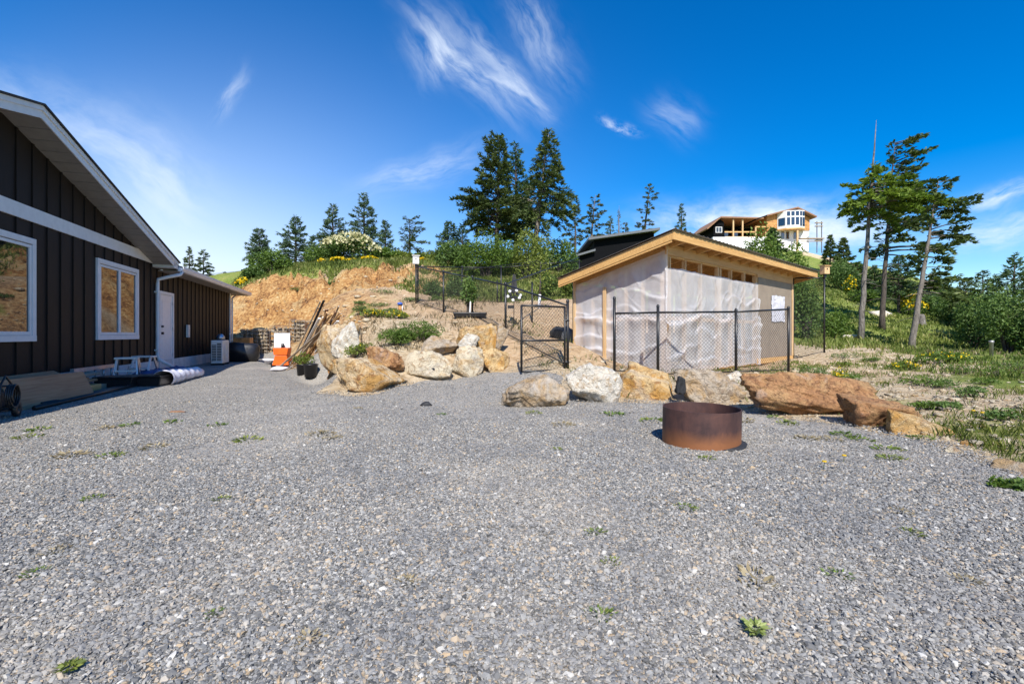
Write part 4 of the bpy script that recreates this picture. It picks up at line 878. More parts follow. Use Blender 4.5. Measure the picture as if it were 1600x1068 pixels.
def fences():
    fence('chain_link_fence', 'black chain-link fence run in front of the plastic-covered shed', [(960, 9.6, 489.5, 21), (1028, 9.55, 488, 7), (1150, 9.75, 487, 0), (1232, 10.9, 483, 0)], rad=.0026)
    fence('chain_link_fence', 'black chain-link fence climbing the mound from the gate to the birdhouse post', [(650, 17.2, 416, 0), (693, 15.2, 425, 0), (738, 13.6, 434, 0), (790, 11.4, 445, 0), (887, 9.35, 477, 4)])
    fence('chain_link_fence', 'black chain-link fence along the back of the garden below the trees', [(653, 17.6, 416, 0), (722, 19.5, 417.5, 0), (783, 20.5, 418, 0), (845, 21, 412, 0), (905, 22, 408, 0)], rad=.0026)
    fence('wire_fence', 'tall black mesh fence between the shed end and the birdhouse post', [(1239.5, 15.85, 434, 0), (1288, 15.2, 434, 4)], pitch=.06, rad=.003)
    # gate swung open
    h = at(887, 9.35); dr = Vector(((809 - CX) / FPX * 8.75, 8.75, 0)) - Vector((h.x, h.y, 0)); L = dr.length - .08; rz = math.atan2(dr.y, dr.x)
    z0 = CAMZ + (HOR - 581) / FPX * 8.8; r = thing('gate', 'black chain-link garden gate swung open onto the gravel', 'gate', (h.x, h.y, z0), rz)
    H_ = 1.215; x0 = .07
    for x in (x0, L): MB().tube([(x, 0, 0), (x, 0, H_)], .022, 10).build('stile', MT['black'], r, True)
    for z in (.005, H_ * .47, H_ - .005): MB().tube([(x0, 0, z), (L, 0, z)], .018, 8).build('rail', MT['black'], r, True)
    wires((x0, 0), (L, 0), 0, H_, 0, H_, rad=.0022).build('chain_link', MT['black'], r)
    for z in (.15, .95): MB().tube([(-.02, 0, z), (x0, 0, z)], .03, 8).build('hinge', MT['black'], r, True)
    MB().bar((L - .02, -.01, .72), (L - .12, -.04, .72), .02, .03).build('latch', MT['black'], r)
    # inner vineyard posts and wires
    for px, d, yt, lb in ((777, 17.5, 438, 'behind the potted sapling'), (831.5, 14.0, 440, 'in the middle of the garden bed'), (896, 12.2, 437, 'beside the left edge of the shed')):
        g = at(px, d); zt = CAMZ + (HOR - yt) / FPX * d; mt('garden_post', 'slim black steel post ' + lb, 'post', MT['black'], MB().tube([(0, 0, -.1), (0, 0, zt - g.z)], .024, 8), loc=g, smooth=True)
    a = Vector(W(790, 444, 11.4)); b = Vector(W(905, 402, 21.5)); mt('support_wire', 'black support rail rising from the fence corner past the garden to the back fence', 'rail', MT['black'], MB().tube([(0, 0, 0), b - a], .016, 6), loc=a)
    a = Vector(W(693, 425, 15.2)); b = Vector(W(843, 408, 21)); mt('support_wire', 'black support rail running from the mound fence over the potted sapling', 'rail', MT['black'], MB().tube([(0, 0, 0), b - a], .014, 6), loc=a)
    # birdhouses
    for px, d, yb, lb in ((650, 17.2, 415, 'on the fence post at the top of the mound'), (1288, 15.2, 431, 'on the tall post beside the shed')):
        g = at(px, d); z = CAMZ + (HOR - yb) / FPX * d; r = thing('birdhouse', 'small pale wooden birdhouse ' + lb, 'birdhouse', (g.x, g.y - .02, z + .055), R(12))
        s = d / 16
        MB().b2(-.10 * s, .10 * s, -.10 * s, .10 * s, 0, .26 * s).build('box', MT['lumberz'] if px > 900 else MT['hwhite'], r, bevel=.004)
        o = MB().box((0, 0, .285 * s), (.26 * s, .28 * s, .025), Matrix.Rotation(R(8), 3, 'X')).build('roof', MT['hwhite'] if px < 900 else MT['ply'], r)
        o = MB().lathe([(0, 0), (.024, 0), (.024, .004), (0, .004)], n=12).build('entrance', MT['dark'], r); o.rotation_euler = (R(90), 0, 0); o.location = (0, -.101 * s, .16 * s)
        MB().b2(-.035, .035, -.03, .03, -.12, -.002).build('mount', MT['black'], r)
    g = onpx(1549, 556); mt('marker_post', 'short grey metal marker post standing in the grass before the fir thicket', 'post', MT['wire'], MB().lathe([(0, -.1), (.055, -.1), (.055, .42), (.07, .43), (.07, .5), (0, .51)], n=12), loc=g, smooth=True)
    g = onpx(625, 486); r = thing('well_cap', 'rust-red pipe with a blue cap standing on the mound', 'pipe', g)
    MB().lathe([(0, -.05), (.055, -.05), (.055, .2), (0, .2)], n=14).build('pipe', MT['osb'], r, True); MB().lathe([(0, .201), (.09, .201), (.09, .26), (.03, .29), (0, .29)], n=14).build('cap', MT['bluep'], r, True); MB().tube([(.075, .01, -.05), (.075, .01, .2)], .016, 8).build('conduit', MT['hwhite'], r, True)
fences()

# ------------------------------------------------------------------ shed
SX = Vector((.731, .682, 0)); SC = Vector((240 / 755 * 10.2, 10.2, 0.2)); SRZ = math.atan2(SX.y, SX.x)
def srx(px):      # position along the right wall under a pixel column
    u = (px - CX) / FPX; return (u * SC.y - SC.x) / (SX.x - SX.y * u)
def sry(px):
    u = (px - CX) / FPX; return (SC.x - u * SC.y) / (SX.y + SX.x * u)
def build_shed():
    r = thing('shed', 'unfinished timber shed wrapped in translucent plastic under a sloping metal roof', 'shed', SC, SRZ)
    LX, LY = srx(1237), sry(900); zb = .2; ov = .4
    zt = lambda y: 3.13 - .232 * (y + ov) - zb            # roof top
    x0, x1, y0, y1 = -ov, srx(1263) - .45, -ov, 2.66
    # corrugated roof
    xs = np.arange(x0 - .05, x1 + .07, .025); ys = np.linspace(y0 - .05, y1 + .04, 8); X, Y = np.meshgrid(xs, ys, indexing='ij')
    rib = .018 * sstep(.55, .85, np.cos(X * 2 * np.pi / .2)); Z = zt(Y) + rib + .012; n, m = X.shape
    F = np.array([(i * m + j, i * m + j + 1, (i + 1) * m + j + 1, (i + 1) * m + j) for i in range(n - 1) for j in range(m - 1)])
    o = np_mesh('roof', np.stack([X, Y, Z], -1), F[:, ::-1], MT['metalroof'], r); md = o.modifiers.new('s', 'SOLIDIFY'); md.thickness = .008
    b = MB(); b.prism([(x0, y0 + .045, zt(y0 + .045) - .014), (x0, y1, zt(y1) - .014), (x0, y1, zt(y1) - .03), (x0, y0 + .045, zt(y0 + .045) - .03)], (x1 - x0, 0, 0)); b.build('roof_deck', MT['ply'], r)
    b = MB(); b.b2(x0, x1, y0, y0 + .04, zt(y0) - .185, zt(y0) - .012); b.build('front_fascia', MT['fascia'], r, bevel=.004)
    for xx in (x0, x1 - .04):
        b = MB(); b.prism([(xx, y0 + .042, zt(y0) - .19), (xx, y1, zt(y1) - .18), (xx, y1, zt(y1) - .032), (xx, y0 + .042, zt(y0 + .04) - .032)], (.04, 0, 0)); b.build('rake_fascia', MT['fascia'], r)
    b = MB(); b.prism([(x0 + .01, y0 + .05, zt(y0) - .235), (x0 + .01, y1, zt(y1) - .22), (x0 + .01, y1, zt(y1) - .185), (x0 + .01, y0 + .05, zt(y0) - .195)], (.03, 0, 0)); b.build('rake_trim', MT['fascia'], r)
    x = x0 + .5
    while x < x1 - .2:
        b = MB(); b.prism([(x, y0 + .045, zt(y0 + .045) - .17), (x, y1 - .05, zt(y1 - .05) - .17), (x, y1 - .05, zt(y1 - .05) - .032), (x, y0 + .045, zt(y0 + .045) - .032)], (.04, 0, 0)); b.build('rafter', MT['lumber'], r); x += .61
    # posts
    for (px_, py_) in ((0, 0), (LX, 0), (LX, LY), (0, LY), (srx(1182), 0)):
        b = MB(); b.box((px_ + (.06 if px_ < LX else -.06), py_ + (.06 if py_ < LY else -.06), 0), (.12, .12, .1)); zz = zt(py_ + .06) - .175
        q = MB(); q.b2(px_ + (0 if px_ < LX else -.12), px_ + (.12 if px_ < LX else 0), py_ + (0 if py_ < LY else -.12), py_ + (.12 if py_ < LY else 0), -.15, zz); q.build('corner_post', MT['lumberz'], r)
    xm = srx(1182)
    b = MB(); b.b2(-.03, xm - .003, -.035, -.004, 2.53, 2.765); b.build('header', MT['ply'], r, bevel=.003)
    b = MB(); b.b2(xm + .002, LX + .03, -.03, -.004, 2.46, 2.765); b.build('header', MT['ply'], r, bevel=.003)
    for k, px in enumerate((1047.5, 1071.8, 1096.5, 1122.7, 1126.5, 1143.3, 1163.9)):
        s = srx(px)
        if s < .13: s = .15
        MB().b2(s - .02, s + .02, .0, .09, 0, 2.53).build('stud', MT['lumberz'], r)
    MB().b2(.12, xm, .0, .09, 2.50, 2.538).build('top_plate', MT['lumber'], r)
    MB().b2(.122, LX - .12, .002, .088, -.02, .06).build('sole_plate', MT['lumber'], r)
    MB().b2(.13, xm, .094, .13, 1.15, 1.24).build('girt', MT['lumber'], r)
    for px in (1003, 977, 950, 944, 925):
        s = sry(px); MB().b2(0.0, .09, s - .02, s + .02, 0, zt(s) - .2).build('stud', MT['lumberz'], r)
    MB().b2(.002, .088, .122, LY - .12, -.02, .06).build('sole_plate', MT['lumberz'], r)
    MB().b2(.094, .13, .13, LY - .12, 1.15, 1.24).build('girt', MT['lumber'], r)
    for k in range(5): MB().b2(k * LX / 5 + .13, (k + 1) * LX / 5 - .01, LY - .03, LY - .01, 0, zt(LY) - .2).build('back_panel', MT['redwood'], r)
    MB().b2(LX - .03, LX - .01, .13, LY - .13, 0, zt(LY) - .2).build('end_panel', MT['ply'], r)
    MB().b2(.1, LX - .1, .1, LY - .1, -.06, -.021).build('floor', MT['ply'], r)
    # screen panel with base board and patch
    MB().b2(xm + .07, LX - .02, -.028, -.006, .17, 2.455).build('screen_panel', MT['screen'], r)
    MB().b2(xm - .05, LX + .02, -.04, -.005, .02, .165).build('skid_board', MT['lumber'], r, bevel=.004)
    MB().b2(LX - .1, LX + .015, -.05, -.03, .17, 2.45).build('edge_trim', MT['lumberz'], r, bevel=.003)
    MB().b2(LX - .55, LX - .5, -.05, -.03, 1.07, 1.1).build('seam_strip', MT['ply'], r)
    # plastic skins
    rng = np.random.default_rng(4)
    def skin(name, A, B, zlo, zhi, out, studs, seed, n=110, m=90, top=None):
        """A->B in local xy, out = outward unit vector"""
        u, v = np.meshgrid(np.linspace(0, 1, n), np.linspace(0, 1, m), indexing='ij')
        A = np.array(A); B = np.array(B); Lw = np.hypot(*(B - A)); s = u * Lw
        zh = zhi if top is None else top(s); z = zlo + (zh - zlo) * v
        near = np.min(np.stack([np.abs(s - q) for q in studs]), 0)
        bel = sstep(.02, .26, near)
        low = sstep(.75, .1, v)
        wz = z + fbm(s * .8 + seed, z * .6, o=3) * .35
        off = .012 + bel * .012
        for q, (zq, amp, wq) in enumerate(((1.78, .035, .05), (1.30, .03, .04), (1.12, .075, .07), (.72, .05, .06), (.42, .055, .06), (.2, .03, .05))):
            per = 1.25 + .4 * (q % 3); ph = seed + q * 1.7
            line = zq + .10 * np.abs(np.sin(s / per * 3.14 + ph)) + .06 * vnoise(s * 1.4 + ph, s * 0)
            dz_ = wz - line - .0; pres = np.clip(.35 + .9 * vnoise(s * .9 + ph * 3, s * 0 + q), 0, 1)
            off = off + amp * pres * np.where(dz_ > 0, np.exp(-(dz_ / (wq * .45)) ** 2), np.exp(-(dz_ / (wq * 2.2)) ** 2)) * (.45 + .55 * bel)
        dg = np.clip(1 - np.abs(vnoise(s * 1.1 + z * .9 + seed * 5, z * .8 - s * .5)) * 9, 0, 1) * .016
        dg2 = np.clip(1 - np.abs(vnoise(s * 2.2 - z * 1.6 + seed, z * 1.2 + s * .7 + 8)) * 7, 0, 1) * .010
        off = off + (dg + dg2) * (.4 + .6 * bel) + low * .02 + .012 * bel * fbm(s * 1.3, z * 1.3 + seed, o=2)
        edge = sstep(1.0, .965, v); off = off * edge + .006 * (1 - edge)
        zz = z + fbm(s * 2.5 + seed, v * 0, o=3) * .05 * (1 - sstep(0, .1, v)) + (0 if top is not None else fbm(s * 1.7, v * 0 + 3, o=3) * .05 * sstep(.9, 1, v))
        X = A[0] + (B[0] - A[0]) * u + out[0] * off; Y = A[1] + (B[1] - A[1]) * u + out[1] * off
        F = np.array([(i * m + j, i * m + j + 1, (i + 1) * m + j + 1, (i + 1) * m + j) for i in range(n - 1) for j in range(m - 1)])
        np_mesh(name, np.stack([X, Y, zz], -1), F, MT['plastic'], r, smooth=True)
    st = [srx(p) for p in (1047.5, 1071.8, 1096.5, 1122.7, 1143.3, 1163.9, 1182)]
    skin('plastic_sheet', (-.055, -.005), (xm + .16, -.005), .02, 2.27, (0, -1), st, 2.0, 190, 110)
    st = [sry(p) for p in (1040, 1003, 977, 947, 903)]
    skin('plastic_sheet', (-.006, -.055), (-.006, LY), .0, 2, (-1, 0), st, 7.0, 120, 110, top=lambda s: zt(s) - .20)
    MB().b2(-.085, -.05, sry(949.5), sry(945), .05, 1.95).build('door_jamb', MT['lumberz'], r)
    MB().b2(-.05, -.02, LY - .02, LY + .05, -.1, 2.2).build('edge_trim', MT['lumberz'], r)
    # vinyl patch on the screen
    a, c = srx(1203), srx(1223.5); zc = lambda y, s: CAMZ + (HOR - y) / FPX * (SC.y + SX.y * s) - zb
    u, v = np.meshgrid(np.linspace(a, c, 14), np.linspace(zc(502, a), zc(461, a), 22), indexing='ij'); jig = rng.normal(0, .012, u.shape)
    F = np.array([(i * 22 + j, i * 22 + j + 1, (i + 1) * 22 + j + 1, (i + 1) * 22 + j) for i in range(13) for j in range(21)])
    np_mesh('plastic_patch', np.stack([u + jig * .5, -.055 + np.abs(jig) * .6, v + jig], -1), F, MT['sheetw'], r, smooth=True)
build_shed()

# ------------------------------------------------------------------ houses up the hill
def dark_house():
    d = 40.0; k = d / FPX; X = lambda p: (p - CX) * k; Z = lambda y: CAMZ + (HOR - y) * k
    x0 = X(926); z0 = g1(x0, d) - .5; r = thing('black_house', 'black flat-sided house with a low mono-pitch roof behind the shed', 'house', (x0, d, z0))
    f = lambda p, y, q=0: (X(p) - x0, q, Z(y) - z0)
    zt = lambda p: 374 - (p - 921) * (374 - 356) / 130
    b = MB(); b.prism([(X(928) - x0, 0, 0), (X(1022) - x0, 0, 0), f(1022, zt(1022) + 3), f(928, zt(928) + 3)], (0, 8, 0)); b.build('wall', MT['hdark'], r)
    b = MB(); b.prism([f(918, zt(918) - 1.5, -.6), f(1028, zt(1028) - 1.5, -.6), f(1028, zt(1028) + 2.2, -.6), f(918, zt(918) + 2.2, -.6)], (0, 9.2, 0)); b.build('roof', MT['groof'], r)
    b = MB(); b.prism([(X(886) - x0, -.5, 0), (X(927.6) - x0, -.5, 0), f(927.6, 396, -.5), f(886, 408, -.5)], (0, 7, 0)); b.build('wing_wall', MT['hdark'], r)
    b = MB(); b.prism([f(878, 409, -.9), f(927.6, 394.5, -.9), f(927.6, 391.5, -.9), f(878, 406, -.9)], (0, 8, 0)); b.build('wing_roof', MT['groof'], r)
dark_house()
def hill_house():
    d = 90.0; k = d / FPX; X0 = (1105 - CX) * k; zb = CAMZ + (HOR - 398) * k
    r = thing('hilltop_house', 'partly built two-storey house with curved window bay on the hilltop', 'house', (X0, d, zb - 1))
    f = lambda p, y, q=0: ((p - 1105) * k, q, (398 - y) * k + 1)
    def bx(name, p0, p1, y0, y1, q0, q1, mat, par=None):
        a = f(p0, y1); c = f(p1, y0); return MB().b2(a[0], c[0], q0, q1, a[2], c[2]).build(name, MT[mat], par or r)
    # left wing
    MB().prism([f(1115, 397), f(1131, 397), f(1131, 347), f(1124.5, 342), f(1115, 353.5)], (0, 9, 0)).build('wall', MT['hdark'], r)
    w_ = bx('window', 1118, 1128, 354.5, 363.5, -.08, 0, 'hwhite')
    for q in range(2): bx('pane', 1118.8 + q * 4.5, 1122.6 + q * 4.5, 355.3, 362.7, -.1, -.081, 'glass', w_)
    bx('wall', 1131.2, 1198, 347, 372, 5.0, 9, 'hdark')
    bx('retaining_wall', 1112, 1200, 371.2, 398, -.6, 0, 'hwhite'); bx('terrace_floor', 1131.2, 1197, 370.2, 371.1, -.5, 5, 'ply')
    MB().prism([f(1103, 359.5, -.8), f(1124, 341.2, -.8), f(1124, 339.3, -.8), f(1102, 358, -.8)], (0, 10, 0)).build('roof', MT['redwood'], r)
    MB().prism([f(1124.1, 341.5, -.8), f(1190, 343.2, -.8), f(1190, 341.2, -.8), f(1124.1, 339.3, -.8)], (0, 10, 0)).build('roof', MT['redwood'], r)
    MB().prism([f(1178, 345, -.8), f(1197, 338, -.8), f(1197, 336.5, -.8), f(1178, 343.3, -.8)], (0, 10, 0)).build('roof', MT['hdark'], r)
    for p in (1144.5, 1159): bx('porch_post', p - 1, p + 1, 343, 370.1, -.4, -.05, 'lumberz')
    bx('porch_beam', 1131.3, 1178, 361.8, 363.6, -.3, -.1, 'lumber'); bx('porch_post', 1178.5, 1180.3, 355, 370.1, -.4, -.05, 'lumberz'); bx('porch_beam', 1178.4, 1195, 354, 355.8, -.4, -.1, 'lumber')
    for p in (1136, 1150, 1166): bx('window', p, p + 6, 350, 368, 4.9, 4.99, 'glass')
    # right wing
    MB().prism([f(1198, 360), f(1265, 360), f(1265, 340.3), f(1242, 328), f(1198, 338.5)], (0, 9, 0)).build('wall', MT['osb'], r)
    bx('lower_wall', 1212, 1264.5, 360.2, 398, .1, 9, 'hwhite'); bx('lower_wall', 1197, 1211.9, 360.2, 398, .3, 9, 'ply')
    MB().prism([f(1195, 339.2, -1), f(1242, 327, -1), f(1242, 325, -1), f(1194, 337.4, -1)], (0, 11, 0)).build('roof', MT['redwood'], r)
    MB().prism([f(1242.1, 327, -1), f(1271, 341.5, -1), f(1272, 339.6, -1), f(1242.1, 325, -1)], (0, 11, 0)).build('roof', MT['redwood'], r)
    # faceted bay
    pts = [(1214, -.1), (1222, -1.4), (1240, -1.9), (1250, -1.4), (1256, -.1)]
    base = [((p - 1105) * k, q) for p, q in pts]
    z0, z1 = (398 - 358.5) * k + 1, (398 - 332) * k + 1
    MB().prism([(x, y, z0) for x, y in base], (0, 0, z1 - z0)).build('bay', MT['hwhite'], r)
    MB().prism([(x, y - .1, z0 - .25) for x, y in base], (0, 0, .24)).build('bay_floor', MT['lumber'], r)
    def onface(i, s0, s1, ya, yb, name, mat, par, out):
        (xa, qa), (xb, qb) = base[i], base[i + 1]; nx, ny = (qb - qa), -(xb - xa); l = math.hypot(nx, ny); nx, ny = nx / l, ny / l
        A = (xa + (xb - xa) * s0 + nx * out, qa + (qb - qa) * s0 + ny * out); B = (xa + (xb - xa) * s1 + nx * out, qa + (qb - qa) * s1 + ny * out); za, zc = (398 - yb) * k + 1, (398 - ya) * k + 1
        return MB().prism([(A[0], A[1], za), (B[0], B[1], za), (B[0], B[1], zc), (A[0], A[1], zc)], (-nx * .08, -ny * .08, 0)).build(name, MT[mat], par)
    for i in range(4):
        n = [1, 3, 2, 1][i]
        for q in range(n):
            s0 = (q + .14) / n; s1 = (q + .86) / n
            onface(i, s0, s1, 342.5, 354 if i < 2 else 356, 'window', 'glass', r, .06)
            if i in (1, 2): onface(i, s0, s1, 333.5, 340, 'window', 'glass', r, .06)
    for p in (1221, 1228.5, 1240.5): bx('lower_window', p, p + 4.6, 362, 373, -.0, .09, 'glass')
    bx('support_post', 1237, 1239.2, 358.8, 398, -1.7, -1.4, 'lumberz'); 
    for p in (1264.8, 1272): bx('scaffold_pole', p, p + .8, 350, 398, -2.2, -2.05, 'groof')
    for y in (352, 357, 378.5): bx('scaffold_plank', 1262, 1273.5, y, y + 1, -2.4, -2.0, 'oldwood')
    bx('scaffold_plank', 1238, 1273.5, 376, 377.4, -2.8, -1.9, 'oldwood'); bx('scaffold_plank', 1238, 1270, 380.5, 381.6, -2.8, -2.5, 'oldwood')
hill_house()

# ------------------------------------------------------------------ vegetation
def quads(C, A, L, Wd, rng, flat=.0):
    """rhombic leaves: centres, axes, lengths, widths"""
    n = len(C); A = A / np.maximum(np.linalg.norm(A, axis=1, keepdims=True), 1e-6)
    rv = rng.normal(size=(n, 3)); rv[:, 2] = rv[:, 2] * (1 - flat) + flat * 2.2
    Sd = np.cross(A, rv); Sd /= np.maximum(np.linalg.norm(Sd, axis=1, keepdims=True), 1e-6)
    L = np.broadcast_to(L, (n,))[:, None]; Wd = np.broadcast_to(Wd, (n,))[:, None]
    V = np.stack([C - A * L / 2, C + Sd * Wd / 2 - A * L * .05, C + A * L / 2, C - Sd * Wd / 2 - A * L * .05], 1).reshape(-1, 3)
    return V, np.arange(n * 4).reshape(-1, 4)
def leafobj(name, C, A, L, Wd, mat, parent, rng, flat=0., clump=1.3):
    V, F = quads(C, A, L, Wd, rng, flat)
    rn = np.clip(.42 + .34 * fbm(C[:, 0] * clump + 3, C[:, 1] * clump, C[:, 2] * clump, o=2) + rng.normal(0, .16, len(C)), 0, 1)
    return np_mesh(name, V, F, MT[mat], parent, attrs={'rnd': np.repeat(rn, 4)})
def tree_root(name, label, base, group=None): return thing(name, label, 'tree', base, 0, group)
def conifer(name, label, base, H, R_, cb=.1, mat='fir', bark='bark', seed=1, nb=70, shape=None, lean=(0, 0), sweep=(0, 0), up=.25, droop=.45, tr=None, leafl=.2, leafw=.075, dens=1.0, gap=.0, side=1.0, bend=1.3, dead=0, dead_top=0.0, tipz=1.0, irr=.35, group=None):
    rng = np.random.default_rng(seed); r = tree_root(name, label, base, group); tr = tr or H * .018 + .03
    lx, ly = lean
    def tp(h): return np.array([lx * h ** bend, ly * h ** bend, h * H])
    hs = np.linspace(0, 1, 16); b = MB(); wob = rng.normal(0, tr * .10, (16, 2)); wob[0] = 0
    pts = [tp(h) + np.array([wob[i, 0], wob[i, 1], -.15 if i == 0 else 0]) for i, h in enumerate(hs)]
    b.tube([tuple(p) for p in pts], [max(.008, tr * (1.25 if i == 0 else 1) * (1 - h) ** .85 + .008) for i, h in enumerate(hs)], 9)
    shape = shape or (lambda u: (1 - u) ** .8 * min(1, .55 + u * 3))
    Cs, As = [], []
    sw = np.array([sweep[0], sweep[1]])
    nb = int(nb * 1.7); dens *= 1.35; leafl *= 1.15; leafw *= .72
    for i in range(nb):
        u = (i + rng.random() * 2.5 - .75) / nb; u = min(.995, max(.0, u)); h = cb + (1 - cb) * u * tipz
        if h > 1 - dead_top: continue
        az = i * 2.399 + rng.normal(0, .5); dv = np.array([math.cos(az), math.sin(az)]); f = (1 + float(dv @ sw)) * (1 + irr * float(vnoise([dv[0] * 1.6 + seed], [dv[1] * 1.6], [u * 4.2])[0]))
        L = R_ * shape(u) * rng.uniform(.62, 1.12) * max(.12, f)
        if rng.random() < gap or L < .06: continue
        dv = dv + sw * .55; dv /= np.linalg.norm(dv); o = tp(h)
        ss = np.linspace(0, 1, 6); upi = up * (.4 + u) + rng.normal(0, .16)
        crv = lambda s: o + np.array([dv[0] * L * s, dv[1] * L * s, L * (upi * s - droop * (1 - u * .8) * s * s)])
        b.tube([tuple(crv(s)) for s in ss], [max(.004, .022 * L * (1 - s) + .005) for s in ss], 3, False)
        nt_ = max(3, int(L / .085 * dens)); sd = np.array([-dv[1], dv[0]])
        for s in np.sqrt(rng.uniform(.06 if cb < .3 else .12, 1, nt_)):
            for q in (-1, 1):
                tl = (.42 * L * (1 - s) + .13) * rng.uniform(.6, 1.15) * side; tl = min(tl, .75)
                a3 = np.array([dv[0] * .75 + sd[0] * q * rng.uniform(.4, 1.1), dv[1] * .75 + sd[1] * q * rng.uniform(.4, 1.1), rng.normal(.02, .22) + upi * .4]); a3 /= np.linalg.norm(a3)
                p0 = crv(s); k = max(1, int(tl / (leafl * .5)))
                for j in range(k):
                    Cs.append(p0 + a3 * tl * (j + .6) / k + np.array([0, 0, -.12 * tl * (j / k) + rng.normal(0, .05)])); As.append(a3 + rng.normal(0, .32, 3))
    for q in range(dead):
        h = rng.uniform(.12, max(.15, cb)); az = rng.uniform(0, 6.28); o = tp(h); L = rng.uniform(.3, .9) * R_ * .6
        b.tube([tuple(o), tuple(o + np.array([math.cos(az) * L * .5, math.sin(az) * L * .5, -.05 * L])), tuple(o + np.array([math.cos(az) * L, math.sin(az) * L, -.25 * L]))], [.02, .014, .006], 4, False)
    b.build('trunk', MT[bark], r, True)
    if Cs:
        Cs = np.array(Cs); As = np.array(As); n = len(Cs)
        leafobj('crown', Cs, As, leafl * rng.uniform(.7, 1.3, n), leafw * rng.uniform(.7, 1.3, n), mat, r, rng, .45)
    return r
def bush(name, label, base, Wx, Wy, H, mat='leaf', seed=1, n=2600, leaf=.12, lobes=9, flowers=None, group=None, cat='shrub', lift=.0, needle=False, aspect=.55, fn=500, fl=.1):
    rng = np.random.default_rng(seed); r = thing(name, label, cat, base, 0, group); b = MB(); Cs = []; Ns = []
    cs = []
    for k in range(lobes):
        a = rng.uniform(0, 6.28); q = math.sqrt(rng.random()) * .72; zz = rng.uniform(.28, .8) * (1 - .35 * q); cs.append((math.cos(a) * q * Wx, math.sin(a) * q * Wy, H * (lift + (1 - lift) * zz), rng.uniform(.24, .42)))
    cs.append((0, 0, H * .72, .36))
    m = n // len(cs)
    for cx, cy, cz, q in cs:
        v = rng.normal(size=(m, 3)); v /= np.linalg.norm(v, axis=1, keepdims=True); rad = rng.uniform(.35, 1.0, m) ** .5
        rad *= 1 + .35 * fbm(v[:, 0] * 2.3 + cx, v[:, 1] * 2.3 + cy, v[:, 2] * 2.3, o=3)
        p = v * rad[:, None] * np.array([Wx * q * 1.45, Wy * q * 1.45, H * q * .92]) + np.array([cx, cy, cz]); p = p[p[:, 2] > .02]
        Cs.append(p); Ns.append(v[:len(p)])
        b.tube([(cx * .08, cy * .08, -.1), (cx * .5, cy * .5, cz * .55), (cx, cy, cz)], [.012 * H + .006, .008 * H + .004, .005], 4, False)
    C = np.concatenate(Cs); A = rng.normal(size=C.shape); A[:, 2] = np.abs(A[:, 2]) * (.8 if not needle else .4)
    b.build('stems', MT['bark'], r)
    leafobj('foliage', C, A, leaf * rng.uniform(.7, 1.35, len(C)), leaf * aspect * rng.uniform(.7, 1.3, len(C)), mat, r, rng, 0, 1.1 / max(.3, H) * 1.6)
    if flowers:
        cl = np.array(cs); k = rng.integers(0, len(cs), fn); v = rng.normal(size=(fn, 3)); v /= np.linalg.norm(v, axis=1, keepdims=True); v[:, 2] = np.abs(v[:, 2]); v[:, 1] -= .25
        P = cl[k, :3] + v * cl[k, 3:4] * np.array([Wx * 1.5, Wy * 1.5, H * .97]) * rng.uniform(.85, 1.08, (fn, 1))
        leafobj('blossoms', P, rng.normal(size=P.shape), fl * rng.uniform(.7, 1.3, fn), fl * .8 * rng.uniform(.7, 1.2, fn), flowers, r, rng)
    return r
def zsh(base, px, py_top, d): return CAMZ + (HOR - py_top) / FPX * d - base.z
